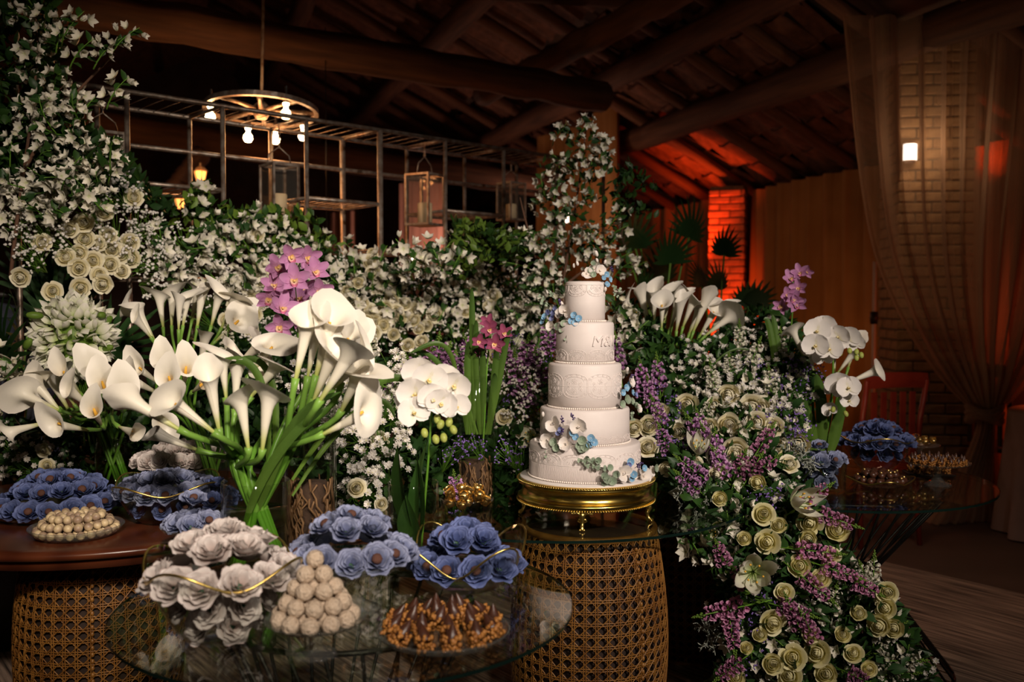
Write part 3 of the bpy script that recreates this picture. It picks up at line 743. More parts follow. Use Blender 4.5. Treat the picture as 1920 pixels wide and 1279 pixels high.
def barrel_mesh():
    z1 = .715; rr = lambda z: .205 + .042 * math.sin(PI * min(1, max(0, z / z1))) ** .9
    nA = 44; nZ = 22; q = MB(); pitch = z1 / nZ
    pt = lambda a, z, o=0: ((rr(z) + o) * math.cos(a), (rr(z) + o) * math.sin(a), z)
    for k in range(nA):
        for s in (-.10, .10):
            a = 2 * PI * (k + s * 1.0) / nA
            q.add(g_tube([pt(a, .02 + (z1 - .04) * i / 22, .0015 * (-1) ** i) for i in range(23)], .0019, 4, caps=False))
    for j in range(nZ):
        for s in (-.10, .10):
            z = (j + .5 + s) * pitch
            q.add(g_tube([pt(2 * PI * i / 88, z, -.0015 * (-1) ** i) for i in range(88)], .0019, 4, True))
    for k in range(nA):
        for sg in (1, -1):
            pts = []
            for i in range(2 * nZ + 1):
                z = .012 + (z1 - .024) * i / (2 * nZ); a = 2 * PI * (k + sg * (z / pitch)) / nA
                pts.append(pt(a, z, .003 * sg))
            q.add(g_tube(pts, .0019, 4, caps=False))
    return q.mesh('cane_webbing', CANE)
cane = barrel_mesh(); z1 = .715
shade_core = one(g_lathe([(0, .01)] + [(.190 + .040 * math.sin(PI * k / 12), .01 + .695 * k / 12) for k in range(13)] + [(0, .705)], 40), 'inner_shade', DRUM_SHADE)  # added core: interior shade behind the cane holes is put into its colour
hoop = one(g_tube([(.206 * math.cos(a), .206 * math.sin(a), 0) for a in np.linspace(0, 2 * PI, 44, endpoint=False)], .011, 7, True), 'hoop', CANE)
wr = MB()
for k in range(30): wr.add(g_ball(.006, 6, 4, 1.0, (0.2475 * 1, 0, .04 + k * .0225)))
seam = None
def barrel(label, x, y, zt, rz):
    k = zt / z1
    r = thing('rattan_drum', label, 'stool', T(x, y, 0) @ RZ(rz) @ Matrix.Diagonal((1, 1, k, 1)))
    obj('cane_webbing', cane, r, kind='stuff'); obj('inner_shade', shade_core, r); obj('hoop', hoop, r, T(0, 0, .013)); obj('hoop', hoop, r, T(0, 0, .703))
    q = MB()
    for j in range(34):
        z = .03 + j * .0195; rad = .208 + .042 * math.sin(PI * z / z1) ** .9
        q.add(g_ball(.0062, 6, 4, 1.3, (rad * math.cos(-1.25), rad * math.sin(-1.25), z)))
    obj('woven_seam', q.mesh('woven_seam', CANE), r)
    return r
barrel('rattan cane drum under the glass table that holds the cake', .245, 2.98, ZM - .014, .3)
barrel('rattan cane drum under the dark wooden table at left', -1.30, 2.95, ZL - .034, 0)
barrel('dark rattan drum in shadow behind the cake table', .74, 3.86, ZM - .014, 1.0)
# cake table: one big glass disc carried by the drums
r_ = thing('glass_table_top', 'large round glass top lying on rattan drums under the cake', 'table', T(.15, 3.36, 0))
Rm = .675
tp = obj('glass_disc', one(g_lathe([(0, ZM - .012), (Rm - .003, ZM - .012), (Rm, ZM - .009), (Rm, ZM - .003), (Rm - .003, ZM), (0, ZM)], 110), 'glass_disc', GLASS_T, False), r_)
obj('glass_edge', one(g_lathe([(Rm + .0005, ZM - .010), (Rm + .0005, ZM - .002)], 110), 'glass_edge', GLASS_E), tp)
# wooden table left
r_ = thing('round_wooden_table', 'round dark mahogany table top at the left edge', 'table', T(-1.33, 3.17, 0))
Rl = .66
obj('table_top', one(g_lathe([(0, ZL - .034), (Rl - .03, ZL - .034), (Rl - .008, ZL - .028), (Rl, ZL - .018), (Rl - .004, ZL - .008), (Rl - .02, ZL - .003), (Rl - .03, ZL), (0, ZL)], 90), 'table_top', WOOD_T), r_)
obj('apron', one(g_lathe([(Rl - .05, ZL - .062), (Rl - .035, ZL - .06), (Rl - .03, ZL - .034)], 90), 'apron', WOOD_T), r_)
# dark console behind the flowers carrying the vases
r_ = thing('dark_console_table', 'long dark console table hidden under the flower wall', 'table', T(.30, 4.28, 0))
obj('table_top', one(g_box(1.9, .72, .04, (0, 0, .73), .005), 'table_top', BLACK_W), r_)
for i in (-1, 1):
    for j in (-1, 1): obj('leg', one(g_box(.05, .05, .71, (i * .88, j * .3, .355)), 'leg', BLACK_W, False), r_)
r_ = thing('dark_console_table', 'dark console under the white lilies at far left', 'table', T(-1.75, 4.02, 0))
obj('table_top', one(g_box(1.6, .40, .04, (0, 0, .73), .005), 'table_top', BLACK_W), r_)
for i in (-1, 1):
    for j in (-1, 1): obj('leg', one(g_box(.05, .05, .71, (i * .74, j * .15, .355)), 'leg', BLACK_W, False), r_)

# ================================================================ CAKE
CX, CY = .232, 3.0
def zc(py, rad): return P(1096, py, CY - rad).z
RAD = [.1765, .1420, .1160, .0915, .0630]; ZB = []
for r, py in zip(RAD, (908, 838, 769, 683, 604)): ZB.append(zc(py, r))
ZTOP = zc(527, .060)
ZB[0] = max(ZB[0], .883)
stz = ZB[0]
st = thing('gold_cake_stand', 'round polished gold cake stand on ornate cast feet', 'cake stand', T(CX + .004, CY, 0))
RS = .216; zt_ = stz - .003; zb_ = P(1100, 962, CY - RS).z
hh = zt_ - zb_
pf = [(0, zt_ - .004), (RS - .004, zt_ - .004), (RS, zt_ - .006), (RS + .002, zt_ - .010), (RS - .004, zt_ - .015), (RS + .001, zt_ - hh * .22), (RS - .006, zt_ - hh * .27), (RS - .011, zt_ - hh * .33),
      (RS - .013, zt_ - hh * .5), (RS - .011, zt_ - hh * .68), (RS - .006, zt_ - hh * .72), (RS + .001, zt_ - hh * .78), (RS + .003, zt_ - hh * .86), (RS - .002, zt_ - hh * .92), (RS + .002, zt_ - hh * .96), (RS - .002, zb_), (RS - .02, zb_), (RS - .02, zt_ - .01)]
obj('drum', one(g_lathe(pf, 96), 'drum', GOLD), st)
bd = MB()
for k in range(170):
    a = 2 * PI * k / 170
    for zz in (zt_ - .007, zb_ + .002): bd.add(g_ball(.0028, 5, 4, 1, ((RS + .003) * math.cos(a), (RS + .003) * math.sin(a), zz)))
obj('beaded_edge', bd.mesh('beaded_edge', GOLD_R), st, kind='stuff')
ft = MB(); fh = zb_ - ZM
ft.add(g_tube([(0, 0, fh), (0, -.006, fh * .75), (0, .002, fh * .45), (0, -.003, fh * .2), (0, -.014, .004)], [.012, .009, .0065, .006, .007], 8))
for s in (-1, 1):
    ft.add(g_tube([(0, -.004, fh * .8), (s * .014, -.006, fh * .95), (s * .03, -.004, fh * .9), (s * .036, -.004, fh * 1.02), (s * .028, -.004, fh * 1.05)], [.006, .005, .0045, .004, .003], 6))
    ft.add(g_tube([(0, 0, fh * .5), (s * .010, -.002, fh * .62), (s * .013, -.002, fh * .5), (s * .007, -.002, fh * .44)], [.004, .0035, .003, .002], 5))
    ft.add(g_ball(.0045, 6, 4, 1, (s * .006, -.014, .0045)))
ft.add(g_ball(.006, 6, 4, 1, (0, -.012, .006)))
fm = ft.mesh('foot', GOLD_R)
for a in (-PI / 2 - .13, .0 - .38, PI / 2 - .1, PI - .2): obj('foot', fm, st, RZ(a + PI / 2) @ T(0, -(RS - .015), ZM))
obj('cake_board', one(g_lathe([(0, stz - .0065), (RS - .006, stz - .0065), (RS - .005, stz - .003), (RS - .007, stz - .001), (0, stz - .001)], 96), 'cake_board', CERAM), None, T(CX + .004, CY, 0), 'white round cake board on the gold stand under the bottom tier', 'cake board')
cake = thing('wedding_cake', 'five tier ivory fondant wedding cake with lace relief and pearl borders', 'cake', T(CX, CY, 0))
tops = ZB[1:] + [ZTOP]
tiers = []
for k in range(5):
    r = RAD[k]; z0 = ZB[k]; z1_ = tops[k]; b = .008
    pr = [(0, z0), (r, z0), (r + .0005, z0 + (z1_ - z0) * .5), (r, z1_ - b), (r - b * .3, z1_ - b * .3), (r - b, z1_), (0, z1_ + .0005)]
    t_ = obj('cake_tier', one(g_lathe(pr, 80), 'cake_tier', CAKE), cake); tiers.append(t_)
    n = int(2 * PI * r / .0064); pb = MB()
    for i in range(n):
        a = 2 * PI * i / n; pb.add(g_ball(.0031, 6, 4, 1, ((r + .0028) * math.cos(a), (r + .0028) * math.sin(a), z0 + .0032)))
    obj('pearl_border', pb.mesh('pearl_border', PEARL), t_, kind='stuff')
# lace relief: scalloped motifs of fine piped cord laid on the tier
def lace(tier, r, zc_, hgt, n, flip=1, rad=.0009, both=False, seed=0):
    q = MB(); g = random.Random(seed); w = 2 * PI * r / n
    def put(poly, rr=rad): q.add(g_tube([((r + .0006) * math.cos(x / r - PI / 2), (r + .0006) * math.sin(x / r - PI / 2), zc_ + z) for x, z in poly], rr, 4, caps=False))
    for i in range(n):
        x0 = i * w
        for sgn in ((1, -1) if both else (flip,)):
            put([(x0 + w * (.5 - .48 * math.cos(t)), sgn * hgt * (.5 + .5 * math.sin(t))) for t in np.linspace(0, PI, 10)])
            put([(x0 + w * (.5 - .36 * math.cos(t)), sgn * hgt * (.42 + .38 * math.sin(t))) for t in np.linspace(0, PI, 8)])
            for k in range(6):   # picots
                t = PI * (k + .5) / 6; cx = x0 + w * (.5 - .42 * math.cos(t)); cz = sgn * hgt * (.46 + .46 * math.sin(t))
                put([(cx + .003 * math.cos(s), cz + .003 * math.sin(s)) for s in np.linspace(0, 2 * PI, 6)], rad * .8)
            cz = sgn * hgt * .38; cx = x0 + w * .5     # flower
            for k in range(6):
                a = k * PI / 3 + .3
                put([(cx + math.cos(a + s) * l * hgt * .26, cz + math.sin(a + s) * l * hgt * .26) for s, l in ((0, .15), (.45, .7), (0, 1), (-.45, .7), (0, .15))], rad * .8)
            for s in (-1, 1):     # scrolls
                put([(cx + s * w * (.18 + .022 * t) * 1.0 + s * .004 * math.cos(t * 2), sgn * (hgt * .12 + .006 * math.sin(t * 2) + .001 * t)) for t in np.linspace(0, 5, 10)], rad * .8)
                put([(x0 + w * (.5 + s * .48), sgn * hgt * v) for v in (0, .25, .5)], rad * .8)
        put([(x0 + w * v, .0015 * math.sin(v * 12)) for v in (0, .25, .5, .75, 1)])
    obj('lace_relief', q.mesh('lace_relief', CAKE), tier, kind='stuff')
lace(tiers[4], RAD[4], ZTOP - .012, .036, 6, -1)
lace(tiers[3], RAD[3], ZB[3] + .010, .034, 9, 1)
lace(tiers[2], RAD[2], (ZB[2] + ZB[3]) / 2 + .002, .038, 9, 1, both=True)
lace(tiers[1], RAD[1], ZB[1] + .009, .020, 14, 1, .0007)
lace(tiers[0], RAD[0], ZB[0] + .052, .036, 13, 1)
nt_ = MB()      # fine pleated net low on the bottom tier and high on the top tier
for k in range(300):
    a = 2 * PI * k / 300; r = RAD[0] + .0004; s = (k % 2) * .006
    nt_.add(g_tube([(r * math.cos(a), r * math.sin(a), ZB[0] + .006), (r * math.cos(a + .010), r * math.sin(a + .010), ZB[0] + .030 + s), (r * math.cos(a), r * math.sin(a), ZB[0] + .050)], .0008, 3, caps=False))
obj('net_relief', nt_.mesh('net_relief', CAKE), tiers[0], kind='stuff')
# raised monogram on the second tier
def letters(txt, px0, px1, pz, r, tier):
    fc = bpy.data.curves.new('monogram', 'FONT'); fc.body = txt; fc.size = 1; fc.extrude = .05; fc.shear = .18; fc.space_character = 1.0
    fo = bpy.data.objects.new('tmp', fc); COL.objects.link(fo)
    dg = bpy.context.evaluated_depsgraph_get(); me = bpy.data.meshes.new_from_object(fo.evaluated_get(dg))
    bpy.data.objects.remove(fo)
    co_ = np.array([v.co[:] for v in me.vertices]); x0, x1 = co_[:, 0].min(), co_[:, 0].max()
    a0 = math.asin((px0 - 1095.5) / 54.5 * .998); a1 = math.asin((px1 - 1095.5) / 54.5 * .998)
    sc = (a1 - a0) * r / (x1 - x0)
    for v in me.vertices:
        a = a0 + (v.co.x - x0) / (x1 - x0) * (a1 - a0) - PI / 2 + .0775 * 0
        rr = r + .0003 + (v.co.z + .05) * .045
        v.co = (rr * math.cos(a), rr * math.sin(a), pz + v.co.y * .047)
    me.materials.append(CAKE); obj('monogram', me, tier, label='raised fondant letters M&V')
letters('M&V', 1105, 1148.5, zc(650, RAD[3]) + .001, RAD[3], tiers[3])

# sugar flowers on the cake
def m_flower(n, L, W, shape, cup, curl, a0, mt, name, extra=None, nu=2, nv=3, ruf=0):
    q = MB()
    for k in range(n): q.add(g_petal(L, W, nu, nv, cup, curl, shape, ruf, 0, k, a0), 0, RZ(2 * PI * k / n))
    mats = [mt]
    if extra:
        for geo, mi, M in extra[0]: q.add(geo, mi, M, .1)
        mats += extra[1]
    return q.mesh(name, mats)
sug_orchid = MB()
for k, (n, L, W) in enumerate([(3, .026, .011), (2, .026, .018)]):
    for i in range(n):
        ang = (0, 2.1, 4.2)[i] if n == 3 else (1.25, -1.25)[i]
        sug_orchid.add(g_petal(L, W, 4, 4, .35, .5, 'round', .03, 0, i, .15 + .1 * k), 0, RZ(ang) @ T(0, 0, .001 * k))
sug_orchid.add(g_petal(.012, .006, 2, 3, .9, 1.4, 'round', 0, 0, 0, .5), 0, RZ(PI)); sug_orchid.add(g_ball(.003, 6, 4, 1, (0, 0, .005)), 0)
sug_orchid = sug_orchid.mesh('sugar_orchid', SUGARW)
sug_blue = m_flower(4, .012, .008, 'round', .3, .5, .3, SUGARB, 'sugar_hydrangea', ([(g_ball(.0015, 5, 4, 1, (0, 0, .002)), 1, None)], [SUGARW]))
sug_vio = m_flower(4, .011, .007, 'round', .3, .5, .5, SUGARV, 'sugar_hydrangea', ([(g_ball(.0015, 5, 4, 1, (0, 0, .002)), 1, None)], [SUGARW]))
sug_pale = m_flower(5, .012, .0085, 'round', .4, .4, .4, G_SAGE, 'sugar_leaf_rosette')
sug_bud = one(g_ball(.006, 7, 5, 1.7, (0, 0, .004)), 'sugar_bud', SUGARW)
euc = MB(); euc.add(g_tube(bez([(0, 0, 0), (0, .01, .03), (0, 0, .06)], 5), .0009, 4)); 
for k in range(4):
    for s in (-1, 1): euc.add(g_petal(.016, .0085, 2, 3, .2, .3, 'round', 0, 0, k, .2), 0, T(0, .004 * math.sin(k), .012 + .014 * k) @ RZ(k * 1.3) @ RY(s * 1.1) @ RX(PI / 2 - .2))
euc = euc.mesh('eucalyptus_leaf', G_SAGE)
lavm = MB(); lavm.add(g_tube([(0, 0, 0), (0, 0, .03)], .0008, 4))
for k in range(9): lavm.add(g_ball(.0018, 5, 3, 1.8, (.003 * math.cos(k * 2.4), .003 * math.sin(k * 2.4), .010 + .0024 * k)))
lavm = lavm.mesh('lavender_sprig', LAV)
def spray(label, items, tier_r, basep):
    r = thing('sugar_flower_spray', label, 'sugar flowers', T(basep))
    for kind, px, py, s, up in items:
        # seat each piece on the outside of the cake body
        u = (px - 960) / F; dd = CY - .05
        for _ in range(6):
            p = P(px, py, dd); ox = p.x - CX
            rr = tier_r + .006 + up
            dd = CY - math.sqrt(max(0.0, rr * rr - ox * ox)) if abs(ox) < rr else CY - .0
        p = P(px, py, dd); out = Vector((p.x - CX, p.y - CY - .05, 0)).normalized() + Vector((rnd.uniform(-.3, .3), -.25, rnd.uniform(.0, .5)))
        if kind == 'e': s *= .62
        me = {'o': sug_orchid, 'b': sug_blue, 'v': sug_vio, 'g': sug_pale, 'e': euc, 'l': lavm, 'u': sug_bud}[kind]
        if kind in 'el': out = Vector((px - items[0][1], -6, -(py - items[0][2]))) if kind == 'e' else Vector((rnd.uniform(-1, 1), -1.0, 1))
        if kind == 'u': out = Vector((rnd.uniform(-.4, .4), -.3, 1))
        obj(me.name.split('.')[0], me, r, T(-Vector(basep)) @ aim(p, out, rnd.uniform(0, 6), s))
spray('sugar orchids and blue hydrangea topper on the top tier', [('o', 1100, 514, .85, -.03), ('o', 1124, 508, .85, -.025), ('o', 1110, 505, .6, -.04), ('b', 1136, 515, 1.0, .0), ('b', 1142, 524, 1.0, .0), ('b', 1137, 534, 1.0, .002), ('b', 1131, 522, .8, .0), ('g', 1107, 507, 1, -.03), ('g', 1112, 515, 1, -.02), ('e', 1145, 535, .9, .0), ('e', 1148, 548, .6, .0), ('u', 1119, 478, 1.1, -.04), ('u', 1120, 490, .8, -.04), ('u', 1076, 500, .8, -.04), ('u', 1083, 496, .8, -.04), ('u', 1134, 493, .8, -.04), ('l', 1150, 512, 1, .0), ('u', 1135, 544, .8, .002), ('g', 1112, 495, .9, -.03)], .062, P(1115, 520, 2.97))
spray('sugar flowers at the left edge between the top two tiers', [('o', 1062, 583, .95, .0), ('o', 1052, 588, .8, .0), ('v', 1040, 588, 1.3, .004), ('v', 1030, 586, 1.2, 0), ('v', 1037, 598, 1.2, .004), ('v', 1043, 579, 1.1, 0), ('b', 1023, 595, 1.2, 0), ('b', 1020, 603, 1.2, 0), ('b', 1077, 592, 1.1, .006), ('b', 1085, 598, 1.1, .006), ('b', 1080, 606, 1.1, .008), ('b', 1072, 603, 1.1, .008), ('o', 1035, 612, .8, .004), ('g', 1048, 612, 1.3, .01), ('g', 1058, 608, 1.2, .01), ('g', 1056, 619, 1.2, .01), ('e', 1030, 572, 1, 0), ('e', 1040, 560, .9, 0), ('e', 1024, 562, .7, 0), ('l', 1050, 575, 1.1, .006), ('u', 1054, 572, 1, 0), ('u', 1027, 550, .8, -.01), ('e', 1062, 622, .9, .01), ('g', 1040, 622, 1.1, .006)], .070, P(1050, 598, 2.95))
spray('blue and white sugar flowers on the right side of the middle tier', [('o', 1180, 715, .9, 0), ('b', 1172, 728, 1.2, .004), ('b', 1166, 736, 1.1, .004), ('b', 1184, 737, 1.1, 0), ('b', 1176, 722, 1.2, .004), ('v', 1190, 741, 1.1, 0), ('g', 1172, 750, 1.6, .006), ('g', 1182, 755, 1.5, .004), ('g', 1164, 758, 1.3, .006), ('g', 1190, 762, 1.3, 0), ('o', 1195, 768, .75, 0), ('l', 1178, 715, 1.2, .004), ('u', 1176, 695, .9, 0), ('e', 1185, 770, .8, 0)], .122, P(1178, 742, 2.97))
spray('large sugar orchid spray at the left of the fourth tier', [('o', 1040, 795, 1.15, .012), ('o', 1086, 800, 1.15, .018), ('o', 1028, 826, 1.05, .01), ('o', 1062, 833, .95, .022), ('v', 1053, 806, 1.2, .018), ('v', 1048, 812, 1.1, .018), ('b', 1080, 820, 1.1, .02), ('b', 1108, 822, 1.2, .022), ('b', 1113, 830, 1.2, .022), ('b', 1105, 833, 1.1, .024), ('b', 1074, 812, 1, .02), ('g', 1092, 826, 1.5, .024), ('g', 1098, 838, 1.5, .024), ('g', 1040, 830, 1.4, .016), ('g', 1044, 840, 1.3, .018), ('g', 1086, 836, 1.3, .024), ('e', 1030, 838, .9, .012), ('l', 1056, 797, 1.3, .018), ('l', 1078, 790, 1.3, .018), ('l', 1050, 818, 1.2, .018), ('e', 1045, 845, .8, .016), ('u', 1018, 779, .9, .0), ('u', 1005, 828, .9, 0), ('g', 1090, 843, 1.3, .026)], .150, P(1065, 820, 2.85))
spray('eucalyptus and sugar orchid spray at the foot of the bottom tier, right', [('o', 1168, 887, 1.15, .012), ('o', 1205, 893, 1.15, .006), ('o', 1218, 884, .8, 0), ('b', 1181, 866, 1.2, .012), ('b', 1187, 890, 1.2, .022), ('b', 1206, 878, 1.1, .01), ('b', 1184, 898, .9, .02), ('v', 1178, 872, 1.1, .014), ('e', 1124, 868, 1.2, .006), ('e', 1118, 876, .9, .006), ('e', 1140, 880, 1.1, .01), ('e', 1152, 896, 1.1, .014), ('e', 1102, 868, .8, .004), ('g', 1136, 900, 1.4, .014), ('g', 1148, 902, 1.4, .016), ('g', 1133, 893, 1.2, .012), ('g', 1142, 877, 1.1, .008), ('g', 1121, 864, 1.1, .006), ('g', 1226, 878, 1.4, 0), ('l', 1190, 878, 1.2, .018), ('l', 1200, 882, 1.2, .018), ('g', 1155, 889, 1.2, .014)], .182, P(1170, 890, 2.82))

# ================================================================ GLASSWARE AND SWEETS
def ring_petals(q, n, rb, rm, rt, z0, h, wd, rot, ruf=0, seed=0, lip=.1, nu=6, nv=6):
    """n overlapping cupped petals standing round the axis: base, belly and rim radius"""
    g = random.Random(seed)
    for k in range(n):
        a0 = 2 * PI * k / n + rot + g.uniform(-.12, .12); sc = g.uniform(.92, 1.08); f1, f2 = g.uniform(0, 6), g.uniform(2.5, 4.5)
        def fn(u, v):
            e = 2 * u - 1
            r = rb * (1 - v) ** 2 + 2 * rm * 1.25 * v * (1 - v) + rt * v * v
            r += lip * max(0, v - .72) * 2.2 + ruf * v * v * math.sin(e * f2 + f1) + .03 * (k % 2)
            a = a0 + e * wd * (.55 + .45 * math.sin(PI * min(1, .15 + .75 * v)))
            z = z0 + h * sc * (v - .20 * v * e * e) - lip * max(0, v - .85) * 1.5 + ruf * .8 * v * v * math.cos(e * f2 * 1.3 + f1)
            return (r * math.cos(a), r * math.sin(a), z)
        q.add(g_grid(nu, nv, fn))
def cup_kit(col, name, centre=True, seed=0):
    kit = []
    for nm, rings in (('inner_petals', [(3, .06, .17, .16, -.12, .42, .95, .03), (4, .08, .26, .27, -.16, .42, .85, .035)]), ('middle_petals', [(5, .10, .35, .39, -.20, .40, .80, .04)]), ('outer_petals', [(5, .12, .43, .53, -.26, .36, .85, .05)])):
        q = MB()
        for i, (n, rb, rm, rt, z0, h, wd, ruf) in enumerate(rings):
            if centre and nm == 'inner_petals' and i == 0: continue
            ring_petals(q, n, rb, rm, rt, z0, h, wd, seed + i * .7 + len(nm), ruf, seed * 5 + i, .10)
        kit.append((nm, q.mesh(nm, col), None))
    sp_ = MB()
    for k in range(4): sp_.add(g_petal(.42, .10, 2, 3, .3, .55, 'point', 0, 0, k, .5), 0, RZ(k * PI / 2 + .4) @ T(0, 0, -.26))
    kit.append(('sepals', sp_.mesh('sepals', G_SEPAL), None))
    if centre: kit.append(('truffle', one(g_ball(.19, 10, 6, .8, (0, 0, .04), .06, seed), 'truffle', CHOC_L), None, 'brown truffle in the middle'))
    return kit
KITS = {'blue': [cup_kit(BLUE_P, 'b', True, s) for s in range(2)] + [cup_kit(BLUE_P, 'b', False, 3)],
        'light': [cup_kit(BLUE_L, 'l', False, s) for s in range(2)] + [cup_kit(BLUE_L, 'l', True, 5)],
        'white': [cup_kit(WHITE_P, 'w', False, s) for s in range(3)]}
def dome(c, R_, H, sp, tilt=.8):
    """places on a dome heaped above a dish: (position, normal)"""
    out = []; n = max(1, round(R_ / sp))
    for j in range(n, -1, -1):
        rr = R_ * j / n; cnt = max(1, int(round(2 * PI * rr / sp)))
        for k in range(cnt):
            a = 2 * PI * (k + .5 * (j % 2)) / cnt + rnd.uniform(-.06, .06)
            z = H * (1 - (rr / R_) ** 2)
            p = Vector((c[0] + rr * math.cos(a), c[1] + rr * math.sin(a), c[2] + z + rnd.uniform(-.004, .004)))
            nn = Vector((math.cos(a) * tilt * rr / R_, math.sin(a) * tilt * rr / R_, 1)).normalized()
            out.append((p, nn))
    return out
def heap(kind, places, s, label, group, cat='wrapped sweet', name='paper_flower_sweet', bias=.35):
    for p, nn in places:
        d = (nn + (CAM - p).normalized() * bias + Vector((rnd.uniform(-.25, .25), rnd.uniform(-.25, .25), 0))).normalized()
        spawn(rnd.choice(KITS[kind]), name, label, cat, aim(p, d, rnd.uniform(0, 6), s * rnd.uniform(.92, 1.08)), group)
def glass_bowl(c, R_, h, z0, name, label, square=.0, wavy=.0, rim=None, rb=.35, foot=False, ph=.0, material=None, seg=48):
    r = thing(name, label, 'bowl' if not foot else 'cake stand', T(c[0], c[1], z0))
    sq = lambda a, v: (1 + square * v * math.cos(4 * a + ph), wavy * v * v * math.cos(4 * a + ph))
    pr = [(0, .003), (R_ * rb, .002), (R_ * (rb + .10), .008)] + [(R_ * (rb + .10 + (.90 - rb) * (k / 6) ** .75), .008 + (h - .008) * (k / 6)) for k in range(1, 7)]
    pin = [(q - .0025, z + .0025) for q, z in pr[::-1]]
    b = obj('glass_wall', one(g_lathe(pr + pin, seg, sq if (square or wavy) else None), 'glass_wall', material or GLASS), r) if not (square or wavy) else None
    if b is None:
        n = len(pr); allp = pr + pin
        def rf(a, t):
            k = round(t * (len(allp) - 1)); k = k if k < n else 2 * n - 1 - k
            v = max(0, (k - 2) / (n - 3)); return sq(a, v)
        b = obj('glass_wall', one(g_lathe(allp, seg, rf), 'glass_wall', material or GLASS), r)
    if rim:
        pts = []
        for i in range(64):
            a = 2 * PI * i / 64; q = sq(a, 1); pts.append((R_ * q[0] * math.cos(a), R_ * q[0] * math.sin(a), h + q[1]))
        obj('gold_rim', one(g_tube(pts, .0028, 6, True), 'gold_rim', GOLD_R), r, label='gold rim')
    return r
def pedestal(c, R_, zr, z0, name, label, depth=.03, material=None, ribs=0):
    r = thing(name, label, 'cake stand', T(c[0], c[1], z0)); h = zr - z0
    mt = material or GLASS_C
    obj('dish', one(g_lathe([(0, h - depth), (R_ * .5, h - depth), (R_ * .9, h - depth * .5), (R_, h), (R_ * 1.01, h + .002), (R_ * .985, h), (R_ * .88, h - depth * .45 + .003), (R_ * .5, h - depth + .003), (0, h - depth + .003)], 48, lambda a, t: (1 + .012 * math.cos(24 * a) * (1 if .2 < t < .8 else 0), .002 * math.cos(24 * a) * (1 if .3 < t < .6 else 0))), 'dish', mt), r)
    hs = h - depth
    obj('stem', one(g_lathe([(R_ * .42, 0), (R_ * .40, .006), (R_ * .22, hs * .18), (R_ * .11, hs * .42), (R_ * .15, hs * .55), (R_ * .10, hs * .68), (R_ * .16, hs * .85), (R_ * .30, hs)], 24, lambda a, t: (1 + .06 * math.cos(12 * a), 0)), 'stem', mt), r)
    return r
g1 = 'white paper flower sweets in the front glass bowl'
# 1 front left tall flared bowl with white paper flowers
c1 = (-.615, 1.99)
glass_bowl(c1, .165, .155, ZF, 'flared_glass_bowl', 'large flared glass bowl with gold rim full of white paper flowers', .06, .022, True, .42, ph=1.2)
for z_, R2 in ((.035, .062), (.085, .095)):
    n = 5 if R2 < .08 else 8
    for k in range(n):
        a = 2 * PI * k / n + z_ * 9; p = Vector((c1[0] + R2 * math.cos(a), c1[1] + R2 * math.sin(a), ZF + z_))
        spawn(rnd.choice(KITS['white']), 'paper_flower_sweet', 'white paper flower sweet heaped in the front left flared bowl', 'wrapped sweet', aim(p, Vector((math.cos(a), math.sin(a), .35)), k, .062), g1)
heap('white', dome((c1[0], c1[1], ZF + .14), .135, .085, .068), .072, 'white paper flower sweet heaped in the front left flared bowl', g1, bias=.2)
# 2 blue pedestal
c2 = (-.37, 2.16); pedestal(c2, .145, .845, ZF, 'crystal_cake_stand', 'crystal pedestal dish carrying pale blue paper flowers in front centre')
heap('light', dome((c2[0], c2[1], .862), .122, .080, .060), .064, 'pale blue paper flower sweet on the front crystal pedestal', 'pale blue paper flowers on the crystal pedestal')
# 3 blue wavy bowl
c3 = (-.115, 2.33)
glass_bowl(c3, .150, .095, ZF, 'wavy_glass_bowl', 'square wavy glass bowl with gold rim holding deep blue paper flowers', .16, .038, True, .45, ph=PI + .55)
heap('blue', dome((c3[0], c3[1], ZF + .070), .112, .080, .068), .070, 'deep blue paper flower sweet in the wavy gold rimmed bowl', 'deep blue paper flowers in the wavy bowl', bias=.7)
# 4 small blue pile behind
c4 = (-.835, 2.46); pedestal(c4, .085, .845, ZF, 'small_glass_stand', 'small glass stand with dusky blue paper flowers behind the white heap', .02)
heap('light', dome((c4[0], c4[1], .862), .055, .060, .050), .056, 'dusky blue paper flower sweet piled behind the white heap', 'dusky blue paper flowers behind the white heap')
# 5 left platter
c5 = (-1.44, 2.98); glass_bowl(c5, .215, .030, ZL, 'glass_platter', 'wide glass platter with deep blue paper flowers on the wooden table', .0, .0, None, .7)
heap('blue', dome((c5[0], c5[1], ZL + .045), .165, .085, .060), .064, 'deep blue paper flower sweet on the wooden table platter', 'deep blue paper flowers on the left platter')
# 6 left gold rimmed bowl
c6 = (-1.065, 2.90); glass_bowl(c6, .165, .115, ZL, 'gold_rimmed_bowl', 'glass bowl with looping gold rim and grey blue paper flowers on the wooden table', .08, .016, True, .45, ph=2.0)
heap('light', dome((c6[0], c6[1], ZL + .105), .130, .040, .056), .058, 'grey blue paper flower sweet in the looping gold rimmed bowl', 'grey blue paper flowers in the left bowl')
for k in range(9):
    a = 2 * PI * k / 9; p = Vector((c6[0] + .10 * math.cos(a), c6[1] + .10 * math.sin(a), ZL + .052))
    spawn(rnd.choice(KITS['blue']), 'paper_flower_sweet', 'grey blue paper flower sweet in the looping gold rimmed bowl', 'wrapped sweet', aim(p, Vector((math.cos(a), math.sin(a), .5)), k, .050), 'grey blue paper flowers in the left bowl')
